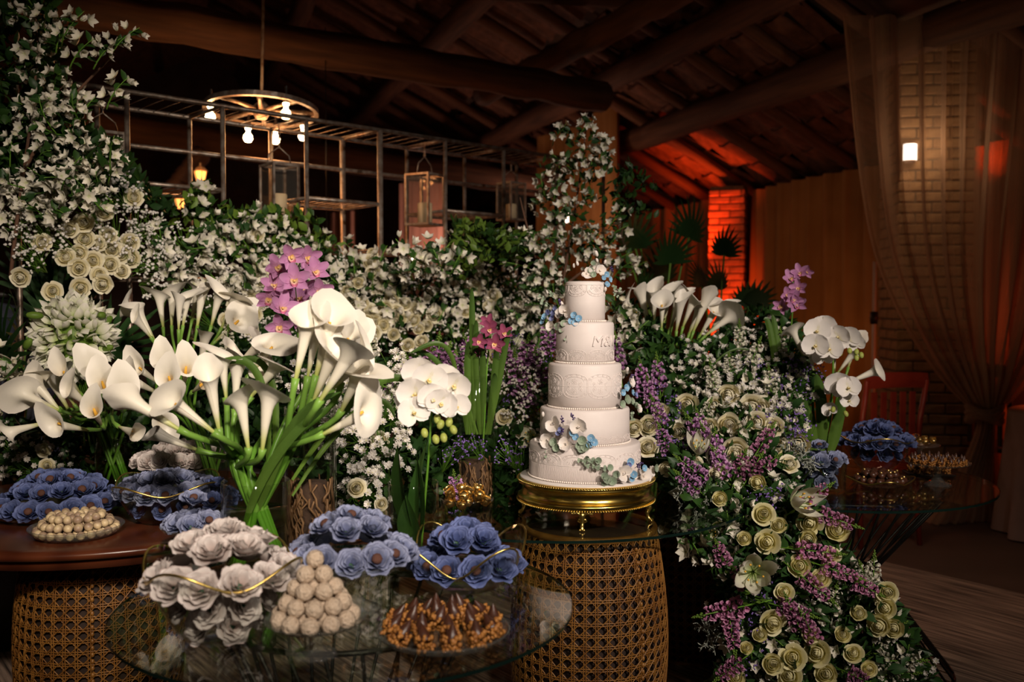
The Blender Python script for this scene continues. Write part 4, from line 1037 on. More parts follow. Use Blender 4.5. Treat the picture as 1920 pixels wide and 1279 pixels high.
# 7 white behind
c7 = (-1.17, 3.30); pedestal(c7, .15, ZL + .12, ZL, 'glass_stand', 'glass stand with white paper flowers behind the grey blue bowl')
heap('white', dome((c7[0], c7[1], ZL + .135), .135, .040, .058), .060, 'white paper flower sweet behind the grey blue bowl', 'white paper flowers at the back of the wooden table')
c8 = (-.90, 2.86); pedestal(c8, .07, ZL + .07, ZL, 'small_glass_stand', 'small glass stand with blue paper flowers just left of the calla vase', .015)
heap('blue', dome((c8[0], c8[1], ZL + .082), .05, .04, .05), .055, 'blue paper flower sweet just left of the calla vase', 'blue paper flowers left of the calla vase')
# right table heaps
c9 = (1.475, 3.80); glass_bowl(c9, .15, .145, ZR, 'compote_bowl', 'glass compote bowl heaped with dark blue paper flowers on the right table', .06, .012, True, .28, ph=.6)
heap('blue', dome((c9[0], c9[1], ZR + .135), .125, .065, .058), .060, 'dark blue paper flower sweet in the right table compote', 'dark blue paper flowers in the compote')
for k in range(8):
    a = 2 * PI * k / 8; p = Vector((c9[0] + .085 * math.cos(a), c9[1] + .085 * math.sin(a), ZR + .085))
    spawn(rnd.choice(KITS['blue']), 'paper_flower_sweet', 'dark blue paper flower sweet in the right table compote', 'wrapped sweet', aim(p, Vector((math.cos(a), math.sin(a), .4)), k, .052), 'dark blue paper flowers in the compote')
c10 = (1.115, 3.41)
cyl = thing('glass_cylinder_bowl', 'straight glass cylinder bowl with light blue paper flowers', 'bowl', T(c10[0], c10[1], ZR))
obj('glass_wall', one(g_lathe([(0, .003), (.092, .003), (.094, .006), (.096, .125), (.093, .125), (.091, .010), (0, .008)], 40), 'glass_wall', GLASS), cyl)
heap('light', dome((c10[0], c10[1], ZR + .125), .075, .045, .052), .054, 'light blue paper flower sweet in the straight glass cylinder', 'light blue paper flowers in the cylinder')
for z_ in (.04, .085):
    for k in range(6):
        a = 2 * PI * k / 6 + z_ * 10; p = Vector((c10[0] + .055 * math.cos(a), c10[1] + .055 * math.sin(a), ZR + z_))
        spawn(rnd.choice(KITS['light']), 'paper_flower_sweet', 'light blue paper flower sweet in the straight glass cylinder', 'wrapped sweet', aim(p, Vector((math.cos(a), math.sin(a), .3)), k, .044), 'light blue paper flowers in the cylinder')

# coconut truffles, stacked
c11 = (-.395, 1.875); pedestal(c11, .100, .795, ZF, 'crystal_dish', 'small crystal pedestal dish with a pyramid of coconut truffles', .016)
tr_m = [one(g_ball(.0185, 14, 9, .97, (0, 0, 0), .035, s), 'coconut_truffle', CREAM_T) for s in range(3)]
lay = [(7, .066, 0), (4, .034, 0.3), (1, 0, 0)]
z_ = .795 - .016 + .0215
def tru(x, y, z): spawn(rnd.choice(tr_m), 'coconut_truffle', 'round cream coconut truffle in the pyramid on the crystal dish', 'truffle', T(x, y, z) @ RZ(rnd.uniform(0, 6)) @ RX(rnd.uniform(0, 3)), 'coconut truffles on the crystal dish')
for lv, rings_ in enumerate(([(11, .072), (6, .036), (1, 0)], [(9, .056), (4, .024)], [(6, .038), (1, 0)], [(3, .021)], [(1, 0)])):
    for n, rr in rings_:
        for k in range(n):
            a = 2 * PI * k / n + lv * .5 + .2
            tru(c11[0] + rr * math.cos(a), c11[1] + rr * math.sin(a), z_ + lv * .0285)
# two-tone nuts tray at left
c12 = (-1.255, 2.70); glass_bowl(c12, .130, .030, ZL, 'glass_tray', 'glass tray of two tone bonbons at the front of the wooden table', .0, .0, None, .75, material=GLASS_C)
bm_ = []
for s in range(3):
    q = MB(); q.add(g_ball(.0125, 8, 6, 1.0, (0, 0, 0), .04, s)); bm_.append(q.mesh('bonbon', [TWO_T]))
for lv, (R2, n_) in enumerate([(.105, 0), (.090, 0), (.068, 0)]):
    rr = R2
    while rr > .008:
        n = int(2 * PI * rr / .0265)
        for k in range(n):
            a = 2 * PI * k / n + lv * .4 + rr * 30
            if lv == 0 and rr < .07: continue
            spawn(rnd.choice(bm_), 'bonbon', 'two tone bonbon heaped on the glass tray at left', 'bonbon', T(c12[0] + rr * math.cos(a), c12[1] + rr * math.sin(a), ZL + .021 + lv * .019) @ RX(rnd.uniform(0, 6)) @ RY(rnd.uniform(0, 6)), 'bonbons on the left glass tray')
        rr -= .026
# chocolate nut cones
def cone_kit(s, L=.036, r=.0165):
    g = random.Random(s); a = MB()
    a.add(g_lathe([(0, L), (r * .30, L * .78), (r * .62, L * .45), (r, 0), (r * .9, -.004)], 12))
    b = MB()
    for k in range(56):
        an = g.uniform(0, 2 * PI); z = .008 - g.random() * .030; rr = r * (math.sqrt(g.random()) * 1.1 if z < -.004 else 1.02 - .012 * k / 56)
        b.add(g_ball(g.uniform(.0035, .0062), 5, 3, 1, (rr * math.cos(an), rr * math.sin(an), z), .3, k))
    return [('chocolate_cone', a.mesh('chocolate_cone', CHOC), None), ('nut_coating', b.mesh('nut_coating', NUT), None, 'crumbly caramel nuts', 'stuff')]
CK = [cone_kit(s) for s in range(3)]
c13 = (-.145, 1.97); glass_bowl(c13, .142, .022, ZF, 'crystal_plate', 'round cut crystal plate of nut dipped chocolate cones at the front', .0, .0, None, .8, material=GLASS_C)
for rr, n in ((.108, 12), (.068, 7), (.024, 3)):
    for k in range(n):
        a = 2 * PI * k / n + rr * 7; p = Vector((c13[0] + rr * math.cos(a), c13[1] + rr * math.sin(a), ZF + .034 + (.1 - rr) * .16))
        dirr = Vector((-math.cos(a) * .30 + rnd.uniform(-.35, .35), -math.sin(a) * .30 + rnd.uniform(-.2, .3), .85)) if rr > .01 else Vector((0, 0, 1))
        spawn(rnd.choice(CK), 'nut_dipped_cone', 'chocolate cone dipped in caramel nuts on the front crystal plate', 'chocolate', aim(p, dirr, k, 1.0), 'nut dipped cones on the crystal plate')
# right table: cones on pedestal, cups, gold sweets
c14 = (1.60, 3.53); pedestal(c14, .115, .835, ZR, 'crystal_cake_stand', 'crystal pedestal plate of small nut sweets at the right table edge', .012)
for rr, n in ((.090, 17), (.055, 11), (.02, 4)):
    for k in range(n):
        a = 2 * PI * k / n; p = Vector((c14[0] + rr * math.cos(a), c14[1] + rr * math.sin(a), .835 + .010))
        spawn(rnd.choice(CK), 'nut_dipped_cone', 'tiny nut dipped cone on the right crystal pedestal', 'chocolate', aim(p, (0, 0, 1), k, .62), 'nut dipped cones on the right pedestal')
c15 = (1.385, 3.53); glass_bowl(c15, .110, .022, ZR, 'glass_dish', 'low glass dish with gold edge full of round chocolates on the right table', .14, .01, True, .7, ph=.3)
chm = [one(g_ball(.014, 9, 6, .85, (0, 0, 0), .05, s), 'round_chocolate', CHOC) for s in range(2)]
chg = one(g_ball(.006, 7, 5, 1, (0, 0, .012)), 'golden_pearl', GOLD_F)
for lv, R2 in enumerate((.082, .055)):
    rr = R2
    while rr >= 0:
        n = max(1, int(2 * PI * rr / .031))
        for k in range(n):
            a = 2 * PI * k / n + lv; p = Vector((c15[0] + rr * math.cos(a), c15[1] + rr * math.sin(a), ZR + .024 + lv * .020))
            kit = [('chocolate_shell', rnd.choice(chm), None)] + ([('golden_pearl', chg, None)] if rnd.random() < .45 else [])
            spawn(kit, 'round_chocolate', 'round dark chocolate in the low dish on the right table', 'chocolate', aim(p, (rnd.uniform(-.5, .5), -.4, 1)), 'round chocolates in the low dish')
        rr -= .029
def foil_kit(s):
    q = MB()
    for k in range(9): q.add(g_petal(.022, .012, 3, 3, .5, .5, 'fan', .3, 0, s * 9 + k, .9), 0, RZ(k * .7))
    return [('foil_cup', q.mesh('foil_cup', GOLD_F), None), ('sweet', one(g_ball(.012, 8, 5, .8, (0, 0, .012), .1, s), 'sweet', GOLD_F), None)]
FK = [foil_kit(s) for s in range(2)]
c16 = (1.70, 3.92); pedestal(c16, .08, .845, ZR, 'small_glass_stand', 'small glass stand of gold foil sweets at the far right of the table', .01)
for k in range(9):
    a = 2 * PI * k / 8; rr = .055 if k < 8 else 0
    spawn(FK[k % 2], 'gold_foil_sweet', 'gold foil sweet on the small stand at the far right table', 'wrapped sweet', aim((c16[0] + rr * math.cos(a), c16[1] + rr * math.sin(a), .852), (0, 0, 1), k, 1.1), 'gold foil sweets on the right stand')
c17 = (-.125, 2.60); glass_bowl(c17, .075, .17, ZF, 'glass_goblet', 'glass goblet of gold foil sweets behind the wavy blue bowl', 0, 0, None, .5)
for lv in range(2):
    for k in range(7):
        a = 2 * PI * k / 7 + lv; rr = .045 if k < 6 else 0
        spawn(FK[k % 2], 'gold_foil_sweet', 'crumpled gold foil sweet in the goblet behind the blue bowl', 'wrapped sweet', aim((c17[0] + rr * math.cos(a), c17[1] + rr * math.sin(a), ZF + .150 + lv * .025), (math.cos(a) * .5, math.sin(a) * .5 - .3, 1), k, 1.25), 'gold foil sweets in the goblet')
c18 = (1.66, 3.74)
r_ = thing('mirror_tray', 'square dark tray with tall skewered sweets behind the right pedestal', 'tray', T(c18[0], c18[1], ZR))
obj('tray_plate', one(g_box(.16, .13, .008, (0, 0, .006), .002), 'tray_plate', BLACK_W), r_)
for k in range(8):
    spawn(CK[k % 3], 'nut_dipped_cone', 'nut sweet on the square dark tray at right', 'chocolate', aim((c18[0] - .06 + .04 * (k % 4), c18[1] - .03 + .06 * (k // 4), ZR + .026), (0, 0, 1), k, .7), 'nut sweets on the square tray')

# ================================================================ VASES AND CUT FLOWERS
def vase(c, R_, h, z0, label, water=.0, seg=40):
    r = thing('glass_cylinder_vase', label, 'vase', T(c[0], c[1], z0))
    obj('glass_wall', one(g_lathe([(0, .003), (R_ - .003, .003), (R_, .008), (R_, h - .002), (R_ - .0015, h), (R_ - .0035, h - .002), (R_ - .004, .014), (0, .012)], seg), 'glass_wall', GLASS), r)
    if water: obj('water', one(g_lathe([(R_ - .005, .015), (R_ - .005, water), (0, water)], seg), 'water', WATER), r)
    return r
def g_spathe(L, R_, opn, seed):
    g = random.Random(seed); tw = g.uniform(-.3, .3)
    def fn(u, v):
        ang = (u - .5) * 2 * PI * 1.06; back = (1 + math.cos(ang)) / 2
        h = L * v * (.76 + .24 * back ** .8)
        r = R_ * (.10 + .42 * v ** 1.15) + R_ * .05 * (u - .5)
        fl = max(0, (v - .62) / .38)
        r += R_ * opn * fl ** 1.7 * (.75 + .35 * back)
        h -= L * .20 * opn * fl ** 2.4 * (1.1 - .6 * back ** 2)
        tip = math.exp(-(ang / .42) ** 2) * v ** 7
        r += R_ * .60 * tip; h += L * .05 * tip
        wob = 1 + .05 * math.sin(ang * 3 + seed) * fl
        a = ang + tw * v
        return (r * wob * math.sin(a), r * wob * math.cos(a), h)
    return g_grid(22, 13, fn)
SP = [one(g_spathe(.160, .036, o, s), 'spathe', W_CALLA) for s, o in enumerate((.85, .6, .4, .7, 1.15, .22))]
SPX = one(g_tube([(0, 0, .03), (0, .002, .06), (0, .004, .10)], [.005, .0055, .003], 7), 'spadix', Y_SPADIX)
def calla(label, group, B, N, base, tip, d, size=1.0, fwd=.0, kind=None, sr=.0058, d2=None):
    p = P(base[0], base[1], d); q = P(tip[0], tip[1], d)
    ax = (q - p); ax = ax.normalized() + Vector((0, -fwd, 0)); ax.normalize()
    B = Vector(B); N = Vector(N)
    pts = bez([B, B.lerp(N, .5), N], 4)[:-1] + bez([N, N + (N - B).normalized() * (p - N).length * .45, p - ax * (p - N).length * .30, p + ax * .004], 10)
    r = thing('calla_lily', label, 'flower', T(p), group)
    k = rnd.randrange(len(SP)) if kind is None else kind
    M = aim((0, 0, 0), ax, rnd.uniform(0, 2 * PI) if fwd < .9 else rnd.uniform(-.6, .6), size)
    s = obj('spathe', SP[k], r, M); obj('spadix', SPX, r, M)
    obj('stem', one(g_tube([v - p for v in pts], [sr] * 5 + [sr * .95] * (len(pts) - 6) + [sr * 1.25], 7), 'stem', G_STEM), r)
    return r
# big bouquet in the front vase
VC = (-.672, 2.46); vase(VC, .088, .245, ZF, 'large clear cylinder vase of white callas standing on the front glass table', .17)
Z1 = ZF + .245
front = [((337, 806), (232, 738), 2.25, 1.15, .1, 2), ((372, 845), (285, 812), 2.42, .95, .0, 5), ((402, 812), (318, 742), 2.25, 1.15, .15, 0), ((410, 806), (396, 712), 2.28, 1.15, .1, 2),
         ((492, 845), (508, 726), 2.30, 1.25, .1, 0), ((466, 842), (452, 728), 2.33, 1.10, .1, 1), ((424, 748), (418, 684), 2.45, 1.0, .1, 3), ((440, 770), (446, 706), 2.5, .9, .1, 5), ((470, 745), (520, 690), 2.5, 1.1, .2, 4),
         ((554, 712), (576, 612), 2.30, 1.3, .0, 1), ((577, 708), (592, 640), 2.4, .9, .1, 5), ((592, 706), (622, 590), 2.34, 1.4, .0, 3), ((600, 752), (662, 660), 2.25, 1.25, .15, 3), ((588, 752), (634, 640), 2.32, 1.3, .1, 0), ((622, 730), (690, 660), 2.36, 1.15, .2, 1), ((640, 720), (655, 620), 2.42, 1.2, .1, 3),
         ((604, 815), (690, 770), 2.35, 1.2, .1, 4), ((640, 772), (695, 672), 2.42, 1.25, .5, 0), ((596, 700), (668, 615), 2.5, 1.2, .2, 0), ((470, 700), (496, 668), 2.6, 1.0, .2, 4), ((515, 760), (480, 655), 2.6, .9, .2, 1)]
for i, (b, t, d, s, f, k) in enumerate(front):
    a = 2 * PI * i / len(front); left = b[0] < 520
    Bp = (VC[0] + (.05 if left else -.045) + .025 * math.cos(a), VC[1] + .05 * math.sin(a), ZF + .016)
    Np = (VC[0] + (-.02 if left else .03) + .02 * math.cos(a * 2), VC[1] + .035 * math.sin(a * 2), Z1 - .01)
    lab = {0: 'calla drooping far to the left out of the front vase, nearly closed', 11: 'tallest calla of the front vase, beside the mauve orchids', 9: 'upright narrow calla standing under the mauve orchids', 16: 'calla leaning low to the right of the front vase'}.get(i)
    if lab is None: lab = 'white calla lily in the left half of the front vase bouquet' if left else 'white calla lily in the right half of the front vase bouquet'
    calla(lab, 'callas in the front vase', Bp, Np, b, t, d, s, f, k, .0085)
def strap(label, pts, wd, name='strap_leaf', m=None, group=None, ref=None):
    pts = bez(pts, 16); V = []; A = []; Fc = []
    for i, p in enumerate(pts):
        t = (pts[min(i + 1, len(pts) - 1)] - pts[max(i - 1, 0)]).normalized()
        sd = t.cross(Vector((.15, 1, .1))).normalized(); v = i / (len(pts) - 1)
        w_ = wd * min(1, .35 + v * 3) * (1 - v ** 6 * .97); nn = sd.cross(t) * w_ * .35
        for u in (-1, -.5, 0, .5, 1): V.append(tuple(p + sd * w_ * u + nn * abs(u))); A.append(v)
    n = len(pts)
    for i in range(n - 1):
        for k in range(4): Fc.append((i * 5 + k, i * 5 + k + 1, i * 5 + 6 + k, i * 5 + 5 + k))
    o = pts[0]; V = [tuple(Vector(v) - o) for v in V]
    return obj(name, one((V, Fc, A), name, m or G_STRAP), None, T(o), label, 'leaf', group)
strap('broad green leaf arching through the front calla stems', [P(470, 985, 2.44), P(520, 850, 2.36), P(545, 760, 2.3), P(640, 735, 2.3)], .015, m=G_STRAP)
strap('green leaf blade crossing in front of the right calla stems', [P(455, 1000, 2.43), P(480, 880, 2.36), P(560, 790, 2.3), P(618, 762, 2.3)], .012)

# generic bouquet of callas
def bouquet(lst, VCn, R_, h, z0, label, vlabel, group, sr=.0055, water=0, cross=.5):
    if vlabel: vase(VCn, R_, h, z0, vlabel, water)
    for i, (b, t, d, s, f) in enumerate(lst):
        a = 2.4 * i; sgn = 1 if b[0] > (VCn[0] / VCn[1] * F + 960) else -1
        Bp = (VCn[0] - sgn * R_ * cross + R_ * .25 * math.cos(a), VCn[1] + R_ * .5 * math.sin(a), z0 + .015)
        Np = (VCn[0] + sgn * R_ * .4 + R_ * .3 * math.cos(a), VCn[1] + R_ * .5 * math.sin(a), z0 + h - .01)
        calla(label, group, Bp, Np, b, t, d, s, f, None, sr)
# back left bouquet
bouquet([((290, 640), (250, 572), 3.42, 1.15, 0), ((284, 634), (272, 602), 3.3, .85, .9), ((306, 615), (300, 560), 3.45, 1.05, .1), ((322, 612), (326, 548), 3.5, 1.1, .1), ((343, 612), (354, 558), 3.4, 1.0, .1), ((370, 612), (384, 540), 3.45, 1.1, .1), ((396, 612), (412, 552), 3.4, 1.1, .1), ((415, 616), (442, 562), 3.45, 1.1, .1), ((404, 640), (452, 598), 3.4, 1.15, .1), ((335, 620), (340, 565), 3.3, .9, .2), ((420, 620), (462, 580), 3.5, 1.0, .2), ((275, 620), (232, 575), 3.5, 1.0, 0), ((360, 600), (372, 545), 3.6, 1.0, .1)],
        (-1.28, 3.50), .06, .26, ZL, 'white calla lily in the tall bunch left of the mauve orchids', 'clear vase of tall white callas at the back of the wooden table', 'callas in the back left bunch')
# left low bouquet fanning out over the wooden table
bouquet([((112, 770), (18, 728), 2.95, 1.15, 0), ((118, 778), (62, 712), 3.0, 1.15, 0), ((128, 768), (92, 700), 3.05, 1.1, .1), ((84, 793), (4, 812), 2.95, 1.05, 0), ((112, 765), (6, 748), 3.1, 1.0, 0), ((140, 760), (120, 715), 3.1, 1.0, .3), ((190, 796), (196, 776), 2.72, 1.0, 1.6), ((165, 806), (150, 798), 2.78, 1.0, 1.5), ((172, 765), (165, 748), 2.85, 1.0, 1.3), ((205, 752), (208, 734), 2.9, 1.0, 1.2), ((228, 760), (244, 736), 2.85, 1.0, 1.1), ((150, 738), (145, 712), 3.0, 1.1, 1.1), ((222, 800), (240, 802), 2.8, 1.0, 1.0), ((188, 735), (192, 712), 3.0, 1.1, 1.0)],
        (-1.42, 3.36), .068, .20, ZL, 'white calla lily in the low bunch fanning over the wooden table', 'clear vase of low fanning callas on the wooden table', 'callas in the low left bunch', .0055, .1)
# centre-left rounded heads
bouquet([((300, 720), (285, 700), 3.0, .95, 1.0), ((318, 715), (322, 692), 3.0, 1.0, 1.2), ((345, 722), (356, 702), 2.95, 1.0, 1.1), ((328, 738), (330, 722), 2.9, .95, 1.4), ((298, 738), (288, 728), 2.95, .95, 1.2), ((360, 735), (380, 724), 2.95, .9, 1.0), ((400, 700), (425, 675), 3.0, 1.1, .5), ((375, 690), (385, 660), 3.05, 1.05, .5), ((440, 690), (470, 665), 3.0, 1.1, .4), ((285, 765), (300, 775), 2.9, .8, .8)],
        (-1.00, 3.12), .055, .20, ZL, 'small white calla head between the two left bunches', 'clear vase of small callas behind the front bouquet', 'small callas between the bunches')
# right bouquet
bouquet([((1206, 622), (1176, 576), 4.0, 1.25, 0), ((1216, 612), (1204, 562), 4.05, 1.2, .1), ((1226, 606), (1226, 556), 4.1, 1.25, .1), ((1244, 606), (1252, 562), 4.1, 1.2, .1), ((1256, 618), (1268, 580), 3.95, 1.2, .2), ((1280, 614), (1292, 578), 4.0, 1.2, .2), ((1300, 622), (1318, 576), 4.0, 1.3, .1), ((1312, 630), (1336, 588), 4.05, 1.2, .1), ((1322, 630), (1362, 600), 3.95, 1.2, 0), ((1240, 616), (1240, 580), 3.9, 1.0, .2), ((1268, 622), (1272, 590), 3.9, 1.1, .3), ((1292, 626), (1306, 590), 4.1, 1.2, .2), ((1228, 600), (1214, 556), 4.15, 1.1, .1), ((1332, 622), (1350, 590), 4.1, 1.1, .2), ((1262, 600), (1266, 566), 4.2, 1.1, .1)],
        (.70, 4.08), .07, .22, ZM, 'white calla lily in the tall fan behind the cake, right', 'clear vase of tall callas behind the cake', 'callas in the right fan')
bouquet([((1588, 718), (1636, 698), 3.62, 1.1, .0), ((1565, 700), (1560, 665), 3.65, .95, .2), ((1525, 700), (1518, 670), 3.7, .9, .3), ((1570, 700), (1586, 676), 3.7, .9, .2), ((1506, 668), (1494, 640), 3.75, 1.0, .1), ((1590, 690), (1596, 662), 3.8, 1.0, .2)],
        (1.20, 3.66), .062, .20, ZR, 'white calla lily among the moth orchids on the right table', 'clear vase of orchids and callas on the right table', 'callas on the right table', .0055, .1)

# ---------------------------------------------------------------- orchids
cy = []
for s in range(3):
    q = MB()
    for k, an in enumerate((0, 1.30, -1.30, 2.25, -2.25)):
        q.add(g_petal(.053, .0150 if k else .0155, 3, 6, .5, .8 if k % 2 else .45, 'round' if k < 3 else 'point', .03, 0, k + s, .25), 0, RZ(an))
    lipm = MB(); lipm.add(g_petal(.026, .011, 4, 4, .9, -1.3, 'round', .12, 0, s, 1.15), 0, RZ(PI)); lipm.add(g_tube([(0, 0, 0), (0, -.002, .010), (0, -.006, .016)], [.003, .0035, .003], 6), 0, None, .15)
    cy.append((q, lipm))
CYM = [[('sepals_and_petals', a.mesh('sepals_and_petals', P_CYMB), None), ('lip', b.mesh('lip', P_LIP), None, 'yellow and crimson lip')] for a, b in cy]
CYD = [[('sepals_and_petals', CYM[k][0][1].copy(), None), CYM[k][1]] for k in range(3)]
for kx in CYD: kx[0][1].materials[0] = P_DARKC
def orchid_spike(label, flowers, kits, s, stem_pts, name, buds=(), bs=1.0, fl='orchid_flower', up=.0, jit=.35):
    base = Vector(stem_pts[0]); r = thing(name, label, 'orchid', T(base))
    pts = bez(stem_pts, 14); obj('stem', one(g_tube([p - base for p in pts], .0032, 6), 'stem', G_STEM), r)
    for px, py, d, *sc in flowers:
        p = P(px, py, d); n = facing(p, jit, up); kit = rnd.choice(kits)
        ang = Vector((0, 0, 1)); k = (sc[0] if sc else 1) * s
        # keep the top petal upward
        z = n; x = Vector((0, 0, 1)).cross(z).normalized(); y = z.cross(x)
        M = Matrix((x, y, z)).transposed().to_4x4(); M = T(p - base) @ M @ RZ(rnd.uniform(-.5, .5)) @ S(k)
        f = obj(fl, kit[0][1], r, M)
        for extra in kit[1:]: obj(extra[0], extra[1], f, extra[2], extra[3] if len(extra) > 3 else None)
        near = min(pts, key=lambda a: (a - p).length)
        obj('pedicel', one(g_tube([near - p, (near - p) * .4 - n * .02, -n * .002], .0017, 5), 'pedicel', G_STEM), r, T(p - base))
    for px, py, d in buds:
        p = P(px, py, d); obj('bud', BUDM, r, aim(p - base, (rnd.uniform(-.4, .4), -.3, -.8), 0, bs))
BUDM = one(g_ball(.0085, 8, 6, 1.35), 'bud', G_BUD)
orchid_spike('tall spike of mauve cymbidium orchids above the front callas', [(545, 480, 2.92), (576, 482, 3.0), (520, 500, 3.0), (552, 525, 2.86, 1.1), (590, 510, 2.98), (515, 535, 3.0), (598, 545, 2.95), (528, 578, 2.86, 1.08), (572, 545, 3.02), (560, 590, 2.92), (586, 590, 2.84, 1.05), (524, 612, 2.88), (606, 560, 3.02), (505, 560, 3.0), (560, 560, 2.98), (582, 615, 3.0), (602, 580, 3.0), (535, 548, 3.02), (520, 640, 2.95, .9)],
             CYM, .99, [P(575, 960, 2.66), P(568, 800, 2.75), P(556, 640, 2.98), P(556, 470, 3.04)], 'cymbidium_spike')
vase((-.565, 2.63), .072, .42, ZF, 'tall clear vase with coiled orchid roots behind the front calla vase', 0)
vase((-.125, 3.18), .068, .44, ZM, 'tall clear vase of wine orchids and long roots left of the cake', 0)
vase((-.262, 2.49), .068, .235, ZF, 'clear vase of white moth orchids with broad leaves on the front table', 0)
def roots(c, R_, z0, z1_, label, n=90, seed=0, m=None):
    g = random.Random(seed); q = MB()
    for k in range(n):
        a = g.uniform(0, 2 * PI); rr = R_ * math.sqrt(g.uniform(.35, .95)); z = z0 + (z1_ - z0) * g.uniform(.3, 1); L = g.uniform(.05, .13); pts = []
        for i in range(6):
            pts.append((rr * math.cos(a), rr * math.sin(a), max(z0 - z0 + .02, z - z0 - L * i / 5))); a += g.uniform(-.28, .28); rr = min(R_ * .96, max(R_ * .5, rr + g.uniform(-.006, .006)))
        q.add(g_tube(pts, g.uniform(.0022, .0040), 5))
    q.add(g_lathe([(0, .016), (R_ * .72, .018), (R_ * .72, (z1_ - z0) * .93), (0, (z1_ - z0) * .97)], 16), 1)
    obj('root_mass', q.mesh('root_mass', [ROOT, SOIL]), None, T(c[0], c[1], z0), label, 'orchid roots', kind='stuff')
roots((-.565, 2.63), .066, ZF, ZF + .225, 'tangled brown orchid roots in the tall vase behind the callas', 110, 1)
roots((-.125, 3.18), .062, ZM, ZM + .165, 'long brown orchid roots in the tall vase left of the cake', 100, 2)
q = MB(); q.add(g_lathe([(0, .015), (.062, .015), (.062, .045), (.045, .055), (0, .058)], 20, lambda a, t: (1 + .04 * math.sin(7 * a), .004 * math.sin(5 * a + t * 9)))); obj('moss_bed', q.mesh('moss_bed', MOSS), None, T(-.262, 2.49, ZF), 'brown green moss at the bottom of the moth orchid vase', 'moss', kind='stuff')
# wine cymbidium
orchid_spike('short stem of wine coloured cymbidiums left of the cake', [(898, 640, 3.06, .75), (918, 618, 3.1, .85), (928, 645, 3.08, .95), (916, 606, 3.14, .8), (945, 625, 3.12, .8), (940, 648, 3.15, .7), (902, 660, 3.14, .55)], CYD, .82, [P(905, 840, 3.17), P(912, 760, 3.16), P(908, 700, 3.15), P(922, 612, 3.14)], 'wine_cymbidium')
for k, (x0, x1, y1, xm) in enumerate([(880, 878, 640, 874), (888, 884, 540, 886), (900, 893, 600, 890), (910, 958, 618, 935), (915, 935, 640, 925), (895, 780, 655, 868), (905, 905, 650, 905), (885, 860, 700, 868), (918, 928, 700, 925), (875, 868, 740, 870)]):
    strap('long green blade leaf rising from the wine orchid vase', [P(x0, 815, 3.17), P(xm, 740, 3.15), P((x1 + xm) / 2, y1 + 8, 3.13), P(x1, y1, 3.1)], .0115, 'blade_leaf', None, 'blade leaves in the wine orchid vase')
strap('thin pale green leaf arching left in front of the hedge', [P(860, 740, 3.1), P(850, 600, 3.05), P(800, 650, 3.05), P(765, 664, 3.05)], .008, 'blade_leaf')
# moth orchids
ph = []
for s in range(2):
    q = MB()
    for an, L, W in ((0, .036, .015), (2.2, .036, .015), (-2.2, .036, .015)): q.add(g_petal(L, W, 3, 4, .25, .3, 'round', 0, 0, s, .1), 0, RZ(an))
    for an in (1.22, -1.22): q.add(g_petal(.040, .029, 5, 5, .2, .35, 'round', .03, 0, s + 3, .15), 0, T(0, 0, .002) @ RZ(an))
    l = MB(); l.add(g_petal(.014, .006, 3, 3, .9, 1.2, 'round', 0, 0, s, .5), 0, T(0, 0, .003) @ RZ(PI)); l.add(g_ball(.0035, 6, 4, 1, (0, .001, .007)))
    for an in (.9, -.9): l.add(g_petal(.008, .004, 2, 2, .6, .6, 'round', 0, 0, s, .9), 0, T(0, -.002, .003) @ RZ(PI + an))
    ph.append([('petals', q.mesh('petals', W_PHAL), None), ('lip', l.mesh('lip', Y_LIP), None, 'yellow lip')])
orchid_spike('white moth orchid spray with green buds in the vase on the front table', [(788, 697, 2.45, 1.1), (804, 712, 2.4, 1.1), (780, 738, 2.38, 1.1), (836, 712, 2.44), (852, 722, 2.42), (812, 748, 2.36, 1.0), (768, 746, 2.42, .9), (775, 775, 2.36, 1.0), (828, 756, 2.36, .95), (855, 762, 2.4, .85), (800, 730, 2.44, 1), (845, 745, 2.44, .9)],
             ph, 1.12, [P(790, 1030, 2.49), P(798, 900, 2.46), P(812, 800, 2.42), P(810, 705, 2.46)], 'moth_orchid', [(820, 786, 2.38), (826, 796, 2.37), (842, 792, 2.38), (796, 812, 2.38), (850, 806, 2.38), (817, 824, 2.38), (832, 821, 2.38), (842, 780, 2.4)], 1.15, up=-.1, jit=.3)
orchid_spike('white moth orchid spray on the right table beside dark wire base', [(1532, 622, 3.5), (1546, 614, 3.52), (1530, 648, 3.46), (1555, 655, 3.46), (1572, 632, 3.48), (1590, 634, 3.5), (1606, 644, 3.5, .7), (1572, 718, 3.45), (1590, 728, 3.42, .9), (1592, 752, 3.45, .7), (1562, 728, 3.48, .8), (1544, 668, 3.5, .8), (1556, 768, 3.5, .6)],
             ph, 1.30, [P(1548, 850, 3.64), P(1552, 780, 3.58), P(1572, 690, 3.5), P(1556, 618, 3.52)], 'moth_orchid', [(1593, 658, 3.48), (1606, 660, 3.48), (1615, 666, 3.48), (1606, 671, 3.48), (1586, 776, 3.46), (1562, 768, 3.46), (1575, 662, 3.5)], 1.1, up=-.1, jit=.3)
orchid_spike('small pink cymbidium spike standing above the right flowers', [(1500, 512, 3.74), (1482, 523, 3.74), (1498, 540, 3.72), (1476, 552, 3.72), (1466, 574, 3.74), (1494, 570, 3.7, 1.1), (1480, 548, 3.76), (1512, 510, 3.76, .8), (1488, 560, 3.7)], CYM, .80, [P(1470, 760, 3.85), P(1468, 680, 3.8), P(1492, 620, 3.78), P(1486, 515, 3.78)], 'cymbidium_spike')
